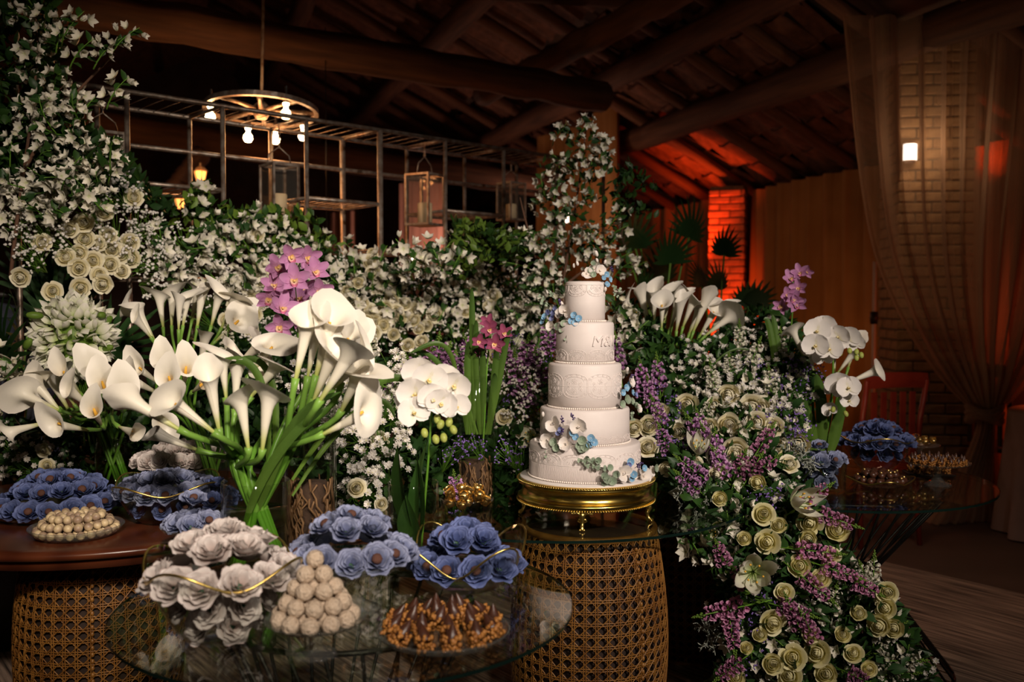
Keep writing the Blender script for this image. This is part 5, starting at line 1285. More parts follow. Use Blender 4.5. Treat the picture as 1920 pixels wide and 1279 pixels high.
# broad leaves in the moth orchid vase
def leafobj(label, base, d, L, W, roll=0, curl=-.3, m=G_LEAF, name='broad_leaf', group=None, fold=.25):
    M = aim(base, d, roll) @ RX(PI / 2)
    return obj(name, one(g_petal(L, W, 6, 10, .1, curl, 'leaf', 0, fold, 0, 0), name, m), None, M, label, 'leaf', group)
leafobj('broad dark green orchid leaf leaning left out of the moth orchid vase', P(778, 1010, 2.49), P(715, 820, 2.46) - P(778, 1010, 2.49), .26, .046, .2)
leafobj('tall upright broad orchid leaf in the middle of the moth orchid vase', P(785, 1020, 2.50), P(772, 800, 2.5) - P(785, 1020, 2.50), .28, .048, -.2)
leafobj('broad orchid leaf on the right of the moth orchid vase', P(785, 1015, 2.47), P(806, 830, 2.47) - P(785, 1015, 2.47), .24, .034, .1)
leafobj('short orchid leaf curling inside the moth orchid vase', P(780, 1030, 2.47), P(752, 930, 2.43) - P(780, 1030, 2.47), .15, .034, .3)
for k, (a, b, c_, e) in enumerate([((1490, 860), (1480, 800), (1478, 760), (1496, 740)), ((1530, 860), (1520, 780), (1500, 740), (1490, 760)), ((1540, 860), (1545, 780), (1540, 730), (1530, 700)), ((1555, 860), (1570, 800), (1580, 760), (1578, 735)), ((1530, 860), (1500, 820), (1505, 780), (1512, 745))]):
    strap('dark strap leaf in the vase of the right moth orchids', [P(*a, 3.6), P(*b, 3.58), P(*c_, 3.56), P(*e, 3.54)], .022, 'strap_leaf', None, 'strap leaves of the right moth orchids')
for k, (pts, lab) in enumerate([([(1465, 760), (1445, 610), (1440, 590), (1432, 600)], 'short strap leaf below the pink orchid, bending left'), ([(1468, 770), (1460, 640), (1452, 600), (1448, 590)], 'upright strap leaf beside the pink orchid spike'), ([(1470, 780), (1500, 620), (1540, 610), (1560, 625)], 'thin strap leaf arching right from the pink orchid'), ([(1285, 850), (1310, 640), (1400, 620), (1446, 690)], 'thin dark arching blade over the right daisies')]):
    strap(lab, [P(x, y, 3.75) for x, y in pts], .012 if k != 3 else .004)
strap('dark strap leaf arching over the front callas to the left', [P(500, 930, 2.46), P(520, 600, 2.45), P(430, 680, 2.45), P(380, 692, 2.45)], .011)
strap('second dark strap leaf arching beside the mauve orchids', [P(505, 935, 2.48), P(545, 640, 2.5), P(470, 670, 2.5), P(438, 676, 2.5)], .010)
strap('green strap leaf reaching right from the front calla bouquet', [P(548, 900, 2.5), P(700, 660, 2.5), P(760, 700, 2.5), P(786, 735, 2.5)], .011)
strap('lower green strap leaf bending right behind the front callas', [P(548, 930, 2.52), P(690, 700, 2.6), P(730, 740, 2.6), P(742, 790, 2.6)], .009)

# ---------------------------------------------------------------- kits for the flower wall
def rose_kit(col, s, opn=1.0):
    heart = MB(); g = random.Random(s)
    for i, (n, rb, rm, rt, top, wd, lp) in enumerate([(2, .05, .11, .02, .50, 1.7, .0), (3, .08, .20, .06, .48, 1.3, .0), (3, .12, .28, .15, .42, 1.3, .02), (4, .16, .37, .27, .33, 1.0, .06), (5, .20, .46, .40 + .06 * opn, .22, .85, .10)]):
        z0 = -.32; ring_petals(heart, n, rb, rm, rt, z0, top - z0, wd, i * .9, .010, s * 7 + i, lp, 5, 6)
    outer = MB(); ring_petals(outer, 1, .20, .54, .60 + .14 * opn, -.38, .46 - .06 * opn, .80, 0, .02, s, .12 * opn); om = outer.mesh('outer_petal', col)
    sp_ = MB()
    for k in range(5): sp_.add(g_petal(.5, .11, 1, 3, .3, .8, 'point', 0, 0, k, .3), 0, RZ(k * 1.2566) @ T(0, 0, -.42))
    sp_.add(g_tube([(0, 0, -.4), (.03, 0, -.9), (0, .1, -1.8)], [.08, .05, .045], 5))
    return [('rose_heart', heart.mesh('rose_heart', col), None)] + [('outer_petal', om, RZ(2 * PI * k / 5 + .2 + g.uniform(-.2, .2)) @ RX(g.uniform(-.08, .08)) @ S(g.uniform(.95, 1.06))) for k in range(5)] + [('stem', sp_.mesh('stem', G_STEM), None)]
ROSE = {'c': [rose_kit(C_ROSE, s, o) for s, o in ((1, 1.0), (2, .5), (3, 1.3))], 'y': [rose_kit(Y_ROSE, s, o) for s, o in ((4, .9), (5, .35))]}
def blossom_mesh(n, L, W, mt, seed, cup=.35, curl=.5, a0=.35, name='blossom', eye=None):
    q = MB(); g = random.Random(seed)
    for k in range(n): q.add(g_petal(L * g.uniform(.85, 1.1), W, 2, 3, cup, curl * g.uniform(.3, 1.3), 'point', 0, .2, seed + k, a0), 0, RZ(2 * PI * k / n + g.uniform(-.15, .15)))
    if eye: q.add(g_ball(L * .14, 6, 4, .8, (0, 0, L * .1)), 1); return q.mesh(name, [mt, eye])
    return q.mesh(name, mt)
BLS = [blossom_mesh(5, .028, .0090, W_BLOSSOM, s, curl=.9, a0=.2 + .25 * s) for s in range(3)] + [blossom_mesh(6, .024, .008, W_BLOSSOM, 5, a0=1.0)]
def spray_kit(seed, nb, L, leafm, green=5, drop=.2):
    g = random.Random(seed); pts = bez([(0, 0, 0), (g.uniform(-.03, .03), .01, L * .5), (g.uniform(-.05, .05), -.02, L)], 6)
    st = MB(); st.add(g_tube(pts, [.0028, .0026, .0024, .002, .0018, .0015, .001], 5)); kit = []
    lv = MB()
    for k in range(green):
        p = pts[1 + k % 5]; lv.add(g_petal(.040, .012, 2, 3, .2, -.3, 'leaf', 0, .3, k, 0), 0, T(p) @ RZ(g.uniform(0, 6)) @ RX(g.uniform(.2, 1.2)))
    kit.append(('stem', st.mesh('stem', G_STEM), None)); kit.append(('leaves', lv.mesh('leaves', leafm), None))
    for k in range(nb):
        t = .25 + .75 * k / nb; i = min(5, int(t * 6)); p = pts[i].lerp(pts[i + 1], t * 6 - i) if i < 6 else pts[6]
        a = k * 2.4; off = Vector((math.cos(a), math.sin(a), .1)) * g.uniform(.012, .032)
        kit.append(('blossom', g.choice(BLS), aim(p + off, off + Vector((0, 0, .012)), g.uniform(0, 6), g.uniform(.85, 1.2))))
    return kit
SPR = [spray_kit(s, 8, .13, G_LEAF) for s in range(3)] + [spray_kit(7, 6, .10, G_DARK)]
def gyps_kit(seed, n=16, spread=.055, mt=W_GYPS, size=.0052, flat=.6, stemm=G_STEM, fl=None):
    g = random.Random(seed); st = MB(); fl_ = MB()
    for k in range(n):
        a = g.uniform(0, 6.28); rr = spread * math.sqrt(g.random()); z = .10 + flat * .02 * g.uniform(-1, 1) - rr * .35
        p = Vector((rr * math.cos(a), rr * math.sin(a), z)); st.add(g_tube([(0, 0, -.02), p * .5, p], .0007, 3, caps=False))
        if fl: fl_.add(fl, 0, aim(p, p + Vector((0, 0, .03)), a, g.uniform(.8, 1.15)))
        else:
            for j in range(2): fl_.add(g_ball(size * g.uniform(.7, 1.2), 5, 4, .75, tuple(p + Vector((g.uniform(-1, 1), g.uniform(-1, 1), g.uniform(-.5, .5))) * size), .2, k))
    return [('stems', st.mesh('stems', stemm), None), ('florets', fl_.mesh('florets', mt), None, None, 'stuff')]
def daisy_geo(n=12, L=.0125):
    q = MB()
    for k in range(n):
        q.add(g_petal(L, L * .2, 1, 2, 0, .3, 'fan', 0, 0, k, .25 + .35 * (k % 2)), 0, RZ(2 * PI * k / n))
    q.add(g_ball(L * .22, 5, 3, .6, (0, 0, L * .1)), 0, None, 0)
    return (np.concatenate(q.v), q.f, np.concatenate(q.a))
GYP = [gyps_kit(s) for s in range(3)]
DAI = [gyps_kit(s + 10, 9, .05, W_DAISY, fl=daisy_geo()) for s in range(3)]
STA = [gyps_kit(s + 20, 26, .05, P_STAT, .0030, 1.2) for s in range(2)]
def silver_kit(seed):
    g = random.Random(seed); q = MB()
    for k in range(9):
        a = g.uniform(0, 6.28); e = Vector((math.cos(a) * .06, math.sin(a) * .06, g.uniform(.02, .10))); pts = bez([(0, 0, 0), e * .5 + Vector((0, 0, .04)), e], 6)
        q.add(g_tube(pts, .0022, 4))
        for i in range(2, 7):
            for s in (-1, 1):
                d = Vector((g.uniform(-1, 1), g.uniform(-1, 1), g.uniform(-.3, .8))) * .016; q.add(g_tube([pts[i], pts[i] + d], [.002, .0016], 4))
    return [('lacy_leaves', q.mesh('lacy_leaves', G_SILVER), None, None, 'stuff')]
SIL = [silver_kit(s) for s in range(2)]
def stock_kit(seed, mt, L=.20, n=30, r=.021, bud=G_LIGHT):
    g = random.Random(seed); fl = MB(); bd = MB(); st = MB(); st.add(g_tube([(0, 0, -.10), (0, 0, L * .5), (0, 0, L)], [.003, .0025, .0012], 5))
    for k in range(n):
        t = k / n; z = L * (.02 + .74 * t); a = k * 2.4 + g.uniform(-.2, .2); rr = r * (1.15 - .45 * t); c = Vector((rr * math.cos(a), rr * math.sin(a), z))
        M = aim(c, Vector((math.cos(a), math.sin(a), .25)), g.uniform(0, 6), (1.1 - .35 * t))
        for j in range(4): fl.add(g_petal(.0175, .0115, 2, 2, .5, .9, 'round', .15, 0, k + j, .55), 0, M @ RZ(j * PI / 2 + .3))
        fl.add(g_tube([(0, 0, -.012), (0, 0, .002)], [.002, .005], 5, caps=False), 0, M, .3)
    for k in range(14):
        t = k / 14; a = k * 2.4; rr = .007 * (1 - t) + .001; bd.add(g_ball(.0048 * (1 - .5 * t), 6, 4, 1.3, (rr * math.cos(a), rr * math.sin(a), L * (.78 + .24 * t))), 0)
    for k in range(5):
        a = k * 1.3; bd.add(g_petal(.05, .006, 1, 3, 0, .5, 'leaf', 0, .3, k, .5), 0, T(0, 0, -.08 + .02 * k) @ RZ(a))
    return [('florets', fl.mesh('florets', mt), None, None, 'stuff'), ('buds', bd.mesh('buds', bud), None, 'lime green buds', 'stuff'), ('stem', st.mesh('stem', G_STEM), None)]
STK = {'p': [stock_kit(s, P_SNAP) for s in range(2)], 'k': [stock_kit(s + 5, P_PINK) for s in range(2)], 'w': [stock_kit(s + 9, W_SNAP) for s in range(2)]}
def lily_kit(mt, seed, L=.105, W=.021, double=False):
    g = random.Random(seed); kit = []; pm = [one(g_petal(L, W * .88, 4, 7, .3, 1.25, 'point', .12, .2, s, .5), 'petal', mt) for s in range(2)]
    for k in range(6): kit.append(('petal', pm[k % 2], RZ(k * PI / 3 + g.uniform(-.1, .1)) @ T(0, .004, .0 if k % 2 else .003) @ RX(g.uniform(-.1, .2))))
    q = MB()
    for k in range(6): q.add(g_tube([(0, 0, 0), (.012 * math.cos(k), .012 * math.sin(k), .035), (.02 * math.cos(k), .02 * math.sin(k), .05)], .0011, 4)); q.add(g_ball(.003, 5, 4, 2, (.02 * math.cos(k), .02 * math.sin(k), .05)), 1)
    kit.append(('stamens', q.mesh('stamens', [G_LIGHT, Y_SPADIX]), None))
    return kit
LIL = [lily_kit(W_LILY, 1), lily_kit(W_LILY, 2)]

# ================================================================ THE FLOWER WALL
def rack_depth(px):
    u = (px - 960) / F; return (ra.x * rdir.y - ra.y * rdir.x) / (u * rdir.y - rdir.x)
def hedge(px, py):
    d = rack_depth(min(px, 1060)) - .16
    low = max(0, py - 480) / 300
    d -= .30 * low + .12 * math.sin(px * .012) * min(1, low + .3)
    if px > 700: d -= min(.9, (px - 700) / 300 * .55)     # the wall of flowers comes forward again behind the cake
    return max(d, 3.35)
def right_d(px, py):
    xs = [(540, 4.15), (620, 4.0), (720, 3.72), (820, 3.42), (880, 3.24), (960, 3.12), (1100, 3.05), (1290, 2.98)]
    d = np.interp(py, [a for a, b in xs], [b for a, b in xs])
    if px < 1260 and py < 930: d = max(d, 3.36)
    if px > 1450 and py < 860: d = max(d, 3.48)
    return d
def inpoly(x, y, poly):
    c = False; n = len(poly)
    for i in range(n):
        x1, y1 = poly[i]; x2, y2 = poly[i - 1]
        if (y1 > y) != (y2 > y) and x < (x2 - x1) * (y - y1) / (y2 - y1) + x1: c = not c
    return c
def scatter(poly, n, mind, avoid=()):
    xs = [p[0] for p in poly]; ys = [p[1] for p in poly]; out = []
    for _ in range(n * 30):
        if len(out) >= n: break
        x = rnd.uniform(min(xs), max(xs)); y = rnd.uniform(min(ys), max(ys))
        if not inpoly(x, y, poly): continue
        if any((x - a) ** 2 + (y - b) ** 2 < mind * mind for a, b in out): continue
        out.append((x, y))
    return out
HEDGE = [(-30, 330), (60, 250), (190, 260), (255, 330), (330, 400), (470, 400), (520, 440), (640, 480), (700, 500), (800, 500), (900, 500), (1010, 540), (1060, 600), (1040, 900), (700, 900), (560, 880), (240, 800), (-30, 800)]
def foliage(label, poly, n, depth, mats, size=(.035, .06), back=.25, jit=.10, name='foliage', group=None, up=.3):
    """dense leaves: nobody could count them"""
    q = MB(); xs = [p[0] for p in poly]; ys = [p[1] for p in poly]; k = 0
    protos = [g_petal(1, .30, 2, 3, .1, c, 'leaf', 0, .3, 0, 0) for c in (-.5, .3, .8)] + [g_petal(1, .16, 2, 3, .1, -.6, 'leaf', 0, .3, 0, 0)]
    o = P(sum(xs) / len(xs), sum(ys) / len(ys), depth(sum(xs) / len(xs), sum(ys) / len(ys)))
    while k < n:
        x = rnd.uniform(min(xs), max(xs)); y = rnd.uniform(min(ys), max(ys))
        if not inpoly(x, y, poly): continue
        p = P(x, y, depth(x, y) + rnd.uniform(-jit, back)) - o
        q.add(rnd.choice(protos), rnd.randrange(len(mats)), aim(p, (rnd.uniform(-1, 1), rnd.uniform(-1.2, .3), rnd.uniform(-.6, 1) + up), rnd.uniform(0, 6), rnd.uniform(*size)) @ RX(PI / 2)); k += 1
    return obj(name, q.mesh(name, mats), None, T(o), label, 'foliage', group, 'stuff')
foliage('dark green foliage filling the flower wall at left', [p for p in HEDGE if p[0] < 560] + [(560, 880), (560, 450)], 5200, hedge, [G_DARK, G_LEAF, G_DARK], (.04, .075), .35)
foliage('dark green foliage filling the flower wall left of the cake', [(560, 450)] + [p for p in HEDGE if p[0] >= 560] , 5200, hedge, [G_DARK, G_LEAF, G_DARK], (.04, .075), .35)
foliage('dark leaves of the tall blossom climber at upper left', [(-30, -30), (100, -30), (110, 40), (120, 200), (200, 280), (240, 330), (-30, 350)], 950, lambda x, y: 3.55, [G_DARK, G_LEAF], (.04, .07), .35)
foliage('light green leafy twigs in front of the rack right of the lanterns', [(850, 412), (930, 425), (975, 440), (1000, 470), (960, 500), (900, 490), (870, 530), (850, 470)], 420, lambda x, y: 4.4, [G_LIGHT, G_LEAF], (.035, .055), .2)
foliage('dark leafy twigs reaching right of the tall white blossom branch', [(1150, 320), (1180, 300), (1210, 330), (1240, 360), (1180, 360), (1230, 410), (1160, 420), (1150, 360)], 130, lambda x, y: 4.45, [G_DARK, G_LEAF], (.035, .055), .1)
foliage('green leaves among the white blossom branch above the cake', [(1010, 300), (1060, 240), (1110, 250), (1150, 300), (1130, 480), (1040, 560), (980, 560), (990, 430), (1040, 420)], 200, lambda x, y: 4.5, [G_DARK, G_LEAF], (.035, .055), .15)
foliage('green leaves along the hedge top below the left lantern', [(330, 400), (370, 340), (400, 380), (470, 395), (590, 400), (600, 440), (640, 470), (560, 500), (380, 480)], 420, lambda x, y: hedge(x, y) - .05, [G_LIGHT, G_LEAF], (.04, .065), .1)
RTOP = [(1150, 560), (1200, 570), (1260, 640), (1330, 640), (1390, 590), (1470, 580), (1510, 640), (1530, 740), (1500, 800), (1500, 880), (1440, 930), (1240, 930), (1210, 800)]
foliage('dark foliage under the flowers right of the cake', RTOP, 4200, right_d, [G_DARK, G_LEAF], (.035, .065), .3)
RCAS = [(1260, 850), (1480, 860), (1520, 930), (1570, 1000), (1600, 1080), (1660, 1110), (1700, 1180), (1760, 1300), (1340, 1300), (1370, 1150), (1340, 1080), (1300, 960)]
foliage('dark foliage inside the flower cascade falling to the floor', RCAS, 4800, right_d, [G_DARK, G_LEAF, G_DARK], (.035, .065), .25)
foliage('dark leaves around the vases behind the front tables', [(560, 860), (700, 840), (1000, 800), (1000, 960), (940, 985), (830, 960), (700, 960), (560, 960)], 1500, lambda x, y: 3.3, [G_DARK, G_LEAF], (.04, .07), .25)
foliage('dark leaves behind the bowls at the left table', [(-30, 800), (240, 790), (420, 800), (420, 880), (200, 900), (-30, 900)], 1100, lambda x, y: 3.62, [G_DARK, G_LEAF], (.04, .07), .2)

def rose(px, py, d, size, kind='c', label='', group=None, tight=None, jit=.35):
    p = P(px, py, d); ks = ROSE[kind]; kit = ks[tight] if tight is not None else rnd.choice(ks)
    spawn(kit, 'rose', label, 'flower', aim(p, facing(p, jit, .15), rnd.uniform(0, 6), size), group)
RL = [(57, 368), (105, 368), (251, 370), (197, 398), (156, 417), (79, 454), (204, 441), (159, 448), (184, 456), (209, 468), (243, 456), (149, 474), (245, 484), (207, 496), (148, 503), (186, 515), (174, 489), (192, 533), (123, 482), (151, 540), (99, 546), (38, 520), (228, 508), (130, 430), (226, 476)]
for x, y in RL: rose(x, y, hedge(x, y) - .13, .048 * rnd.uniform(.9, 1.08), 'c', 'cream rose in the dense cluster at the wall\'s left end', 'cream roses at the left of the wall', 0)
RM = [(483, 441), (488, 494), (490, 507), (490, 527), (488, 567), (461, 566), (442, 530), (461, 597), (471, 619), (440, 575), (478, 590), (470, 545), (425, 600)]
for x, y in RM: rose(x, y, hedge(x, y) - .13, .047 * rnd.uniform(.85, 1.1), 'c', 'cream rose just left of the mauve orchid spike', 'cream roses left of the mauve orchids')
RN = [(698, 476), (695, 491), (700, 512), (672, 530), (706, 542), (742, 527), (657, 563), (641, 581), (662, 592), (692, 584), (723, 578), (703, 602), (719, 609), (742, 584), (752, 597), (738, 627), (765, 647), (785, 617), (800, 610), (890, 540), (925, 556), (917, 573), (971, 574), (895, 609), (874, 584), (680, 570), (670, 612), (700, 625), (722, 595), (775, 600), (790, 640), (746, 696), (760, 570), (650, 545), (815, 590), (1000, 545), (655, 610), (688, 600), (735, 560), (780, 580)]
for x, y in RN: rose(x, y, hedge(x, y) - .16, .049 * rnd.uniform(.85, 1.1), 'c', 'cream rose in the drift between the mauve orchids and the cake', 'cream roses in the middle of the wall')
for x, y, d, s, k, lab in [(669, 915, 3.05, .041, 'c', 'large cream rose low between the two tall root vases'), (82, 845, 3.5, .034, 'c', 'upper of two cream roses behind the blue platter'), (88, 873, 3.45, .036, 'c', 'lower of two cream roses behind the blue platter'), (712, 826, 3.25, .042, 'c', 'cream rose half hidden behind white daisies, centre'), (946, 782, 3.4, .04, 'c', 'cream rose between the wine orchid vase and the cake'), (715, 945, 3.1, .030, 'c', 'small cream rose low left of the moth orchid vase'), (930, 665, 3.5, .045, 'c', 'cream rose behind the wine orchids'), (880, 700, 3.6, .04, 'c', 'cream rose behind the blade leaves'), (755, 735, 3.5, .04, 'c', 'cream rose behind the white moth orchids')]:
    rose(x, y, d, s, k, lab, None, 0, .2)
RR = [(1366, 741, 50, 1), (1289, 758, 50, 1), (1410, 763, 52, 0), (1427, 767, 56, 0), (1367, 797, 54, 1), (1216, 799, 48, 1), (1189, 803, 40, 1), (1380, 845, 60, 1), (1497, 835, 54, 1), (1458, 838, 46, 0), (1420, 792, 46, 0), (1214, 838, 44, 0), (1377, 852, 40, 1), (1270, 810, 40, 1), (1345, 890, 46, 0), (1240, 770, 36, 1)]
RR += [(1330, 800, 40, 1), (1452, 800, 40, 0), (1300, 870, 40, 0), (1400, 880, 44, 1), (1480, 870, 40, 0), (1250, 880, 36, 1), (1340, 760, 36, 0)]
for x, y, s, t in RR: rose(x, y, right_d(x, y) - .10, s / F * right_d(x, y) * .60, 'c', 'cream rose in the arrangement right of the cake above table height', 'cream roses right of the cake', t)
RC = [(1432, 964, 48), (1518, 980, 54), (1570, 994, 54), (1439, 1016, 52), (1515, 1010, 40), (1499, 1061, 52), (1539, 1084, 46), (1664, 1111, 44), (1660, 1140, 44), (1648, 1173, 52), (1676, 1178, 44), (1449, 1168, 54), (1487, 1233, 54), (1532, 1224, 54), (1449, 1245, 48), (1480, 1268, 50), (1549, 1264, 50), (1520, 1190, 36), (1600, 1225, 40), (1400, 1215, 30)]
RC += [(1420, 905, 40), (1460, 985, 38), (1350, 935, 36), (1395, 1010, 34), (1470, 1110, 40), (1560, 1040, 38), (1610, 1150, 38), (1580, 1190, 38), (1380, 1270, 40), (1630, 1255, 38), (1425, 1190, 34)]
for x, y, s in RC: rose(x, y, right_d(x, y) - .12, s / F * 3.0 * .60, 'y', 'pale yellow rose in the flower cascade falling from the right table', 'pale yellow roses in the cascade', None, .45)

# blossom sprays (each a small branch)
def sprays(pts, depth, label, group, kits=SPR, s=(1.1, 1.4), tilt=.7, name='blossom_spray', cat='flowers', upz=.5, toward=.5):
    for x, y in pts:
        p = P(x, y, depth(x, y)); d = Vector((rnd.uniform(-1, 1) * tilt, -toward - rnd.uniform(0, .5), upz + rnd.uniform(-.5, .6)))
        k = rnd.uniform(*s); d.normalize()
        spawn(rnd.choice(kits), name, label, cat, aim(p - d * .07 * k, d, rnd.uniform(0, 6), k), group)
hd = lambda o: (lambda x, y: hedge(x, y) + o)
sprays(scatter([(40, 0), (75, 0), (85, 60), (130, 180), (200, 210), (215, 300), (110, 330), (-10, 350), (-10, 200), (40, 150), (60, 60), (30, 20)], 24, 28), lambda x, y: 3.42 + rnd.uniform(-.1, .15), 'white blossom spray on the tall climber at the upper left', 'blossom sprays upper left', s=(.95, 1.2))
for x, y, a in ((115, 85, .5), (175, 130, .7), (205, 108, .8), (140, 250, .4), (60, 10, 0), (105, 100, .2), (130, 130, .6), (200, 205, .5)):
    p = P(x, y, 3.4); spawn(SPR[rnd.randrange(3)], 'blossom_spray', 'white blossom spray on the tall climber at the upper left', 'flowers', aim(p, (a, -.4, .6), 1, 1.1), 'blossom sprays upper left')
sprays(scatter([(-10, 330), (190, 290), (220, 330), (200, 380), (60, 400), (-10, 420)], 20, 24), lambda x, y: 3.5, 'white blossom spray on the left edge above the cream roses', 'blossom sprays over the left roses', s=(1.0, 1.3))
sprays(scatter([(300, 430), (520, 410), (620, 470), (640, 520), (620, 560), (500, 560), (300, 560)], 34, 25), hd(-.14), 'white blossom spray in the flower wall above the tall callas', 'blossom sprays above the tall callas')
sprays([(375, 370), (385, 395), (510, 415), (500, 430), (640, 500), (655, 475)], hd(-.1), 'white blossom spray poking up in front of the metal rack', 'blossom sprays below the rack')
sprays(scatter([(650, 500), (860, 470), (960, 560), (1030, 620), (1020, 700), (850, 640), (640, 560)], 42, 25), hd(-.16), 'white blossom spray in the flower wall between orchids and cake', 'blossom sprays in the middle wall')
sprays([(775, 470), (800, 478), (820, 470), (835, 490), (770, 500), (850, 500)], lambda x, y: 4.2, 'white blossom spray standing above the wall before the pink drape', 'blossom sprays before the pink drape')
BR = scatter([(1040, 240), (1110, 215), (1150, 300), (1120, 340), (1080, 330), (1060, 350), (1035, 300)], 12, 20) + scatter([(975, 380), (1050, 330), (1080, 360), (1150, 360), (1160, 480), (1200, 490), (1200, 520), (1120, 500), (1060, 560), (970, 620), (975, 480)], 38, 20)
sprays(BR, lambda x, y: 4.45 + rnd.uniform(-.1, .1), 'white blossom spray on the branches rising above the cake', 'blossom sprays above the cake', s=(.9, 1.15))
for (pts, lab) in [([(1040, 640), (1060, 480), (1085, 380), (1100, 230)], 'main woody stem of the blossom branch above the cake'), ([(1040, 560), (1100, 480), (1150, 490), (1205, 500)], 'side branch reaching right above the cake'), ([(1020, 540), (1000, 460), (985, 420), (975, 370)], 'side branch beside the rack end'), ([(20, 520), (40, 300), (90, 120), (60, -20)], 'long climber stem at the upper left'), ([(40, 330), (110, 190), (170, 150), (215, 100)], 'twig reaching right at the upper left')]:
    q_ = bez([P(x, y, 4.5 if x > 500 else 3.5) for x, y in pts], 12); o = q_[0]
    obj('branch', one(g_tube([v - o for v in q_], [.008 - .005 * i / 12 for i in range(13)], 6), 'branch', RAFTER), None, T(o), lab, 'branch')
sprays(scatter([(-10, 700), (40, 640), (60, 720), (10, 780)], 4, 20), lambda x, y: 3.4, 'white blossom spray at the left edge beside the double lilies', 'blossom sprays by the double lilies')
sprays(scatter([(1150, 580), (1200, 590), (1220, 660), (1180, 700), (1150, 640)], 7, 22), lambda x, y: 3.9, 'white blossom spray behind the top tiers on the right', 'blossom sprays right of the cake')
# tiny flowers
sprays(scatter([(110, 280), (200, 300), (260, 340), (300, 420), (330, 470), (240, 520), (160, 400), (120, 340)], 26, 20), hd(-.12), 'sprig of tiny white gypsophila among the left roses', 'gypsophila at the left', GYP, (1.0, 1.3), name='gypsophila_sprig')
sprays(scatter([(20, 400), (110, 330), (120, 460), (60, 500), (20, 460)], 12, 20), hd(-.12), 'sprig of tiny white gypsophila at the left edge', 'gypsophila at the left edge', GYP, (1.0, 1.3), name='gypsophila_sprig')
sprays(scatter([(280, 430), (640, 480), (640, 620), (480, 640), (240, 540)], 40, 24), hd(-.1), 'sprig of tiny white gypsophila above the tall callas', 'gypsophila above the tall callas', GYP, (1.0, 1.3), name='gypsophila_sprig')
sprays(scatter([(640, 490), (860, 480), (1030, 540), (1040, 700), (850, 690), (640, 650)], 60, 24), hd(-.1), 'sprig of tiny white gypsophila in the wall left of the cake', 'gypsophila left of the cake', GYP, (1.0, 1.3), name='gypsophila_sprig')
sprays(scatter([(930, 680), (1030, 680), (1000, 880), (940, 900)], 14, 24), lambda x, y: 3.4, 'sprig of tiny white gypsophila beside the lower cake tiers', 'gypsophila by the lower tiers', GYP, (1.0, 1.2), name='gypsophila_sprig')
sprays(scatter([(640, 690), (760, 660), (760, 800), (740, 900), (640, 960), (620, 830), (540, 700)], 44, 21), lambda x, y: 3.15 + (0 if x > 640 else .2), 'white daisy sprig behind the front vases', 'daisies behind the front vases', DAI, (1.0, 1.3), name='daisy_sprig')
sprays(scatter([(-10, 800), (150, 800), (150, 880), (-10, 880)], 10, 26), lambda x, y: 3.5, 'white daisy sprig behind the blue platter', 'daisies behind the platter', DAI, (.9, 1.1), name='daisy_sprig')
sprays(scatter([(1270, 650), (1340, 640), (1420, 600), (1500, 640), (1520, 760), (1480, 810), (1300, 760)], 46, 21), lambda x, y: right_d(x, y) - .05, 'white daisy sprig in the arrangement below the right callas', 'daisies below the right callas', DAI, (1.0, 1.3), name='daisy_sprig')
sprays(scatter([(1240, 850), (1460, 850), (1500, 950), (1400, 990), (1300, 950)], 12, 28), right_d, 'white daisy sprig around the edge of the right arrangement', 'daisies at the cascade top', DAI, (.9, 1.2), name='daisy_sprig')
sprays(scatter([(1340, 1080), (1600, 1080), (1720, 1200), (1760, 1290), (1340, 1290)], 26, 34), lambda x, y: right_d(x, y) - .03, 'small pale daisy sprig low in the flower cascade', 'daisies low in the cascade', DAI, (.8, 1.0), name='daisy_sprig')
sprays(scatter([(1310, 960), (1420, 980), (1360, 1080), (1290, 1010)], 7, 26), right_d, 'white blossom spray at the left edge of the cascade', 'blossom sprays at the cascade edge')
sprays(scatter([(1250, 700), (1500, 690), (1500, 880), (1440, 920), (1250, 920)], 20, 30), lambda x, y: right_d(x, y) - .06, 'white blossom spray among the roses right of the cake', 'blossom sprays in the right arrangement', s=(.9, 1.15))
sprays(scatter([(1330, 930), (1500, 920), (1600, 1050), (1700, 1180), (1740, 1290), (1350, 1290), (1390, 1100)], 26, 34), lambda x, y: right_d(x, y) - .05, 'white blossom spray tucked into the cascade between the roses', 'blossom sprays in the cascade', s=(.9, 1.1))
# statice, silver leaf
sprays(scatter([(930, 640), (1030, 640), (1000, 780), (940, 800)], 9, 26), lambda x, y: 3.5, 'violet statice sprig left of the cake', 'statice left of the cake', STA, (1.0, 1.3), name='statice_sprig')
sprays([(862, 838), (880, 842), (895, 838), (950, 850), (975, 860), (845, 860), (860, 950), (970, 730), (985, 690)], lambda x, y: 3.12 if y > 800 else 3.5, 'violet statice sprig around the wine orchid vase', 'statice at the wine orchid vase', STA, (.8, 1.1), name='statice_sprig')
sprays([(1245, 750), (1255, 775), (1248, 800), (1270, 770), (1475, 700), (1500, 690), (1515, 720), (1495, 740), (1480, 800), (1500, 805), (1490, 815), (1410, 690), (1440, 730), (1265, 850), (1240, 830), (1530, 700), (1460, 770), (1440, 790)], lambda x, y: right_d(x, y) - .08, 'violet statice sprig in the arrangement right of the cake', 'statice right of the cake', STA, (1.0, 1.3), name='statice_sprig')
sprays([(1420, 930), (1440, 940), (1445, 925), (1400, 1150), (1420, 1200), (1400, 1240), (1430, 1120), (1390, 1180)], lambda x, y: right_d(x, y) - .06, 'violet statice sprig inside the flower cascade', 'statice in the cascade', STA, (1.0, 1.3), name='statice_sprig')
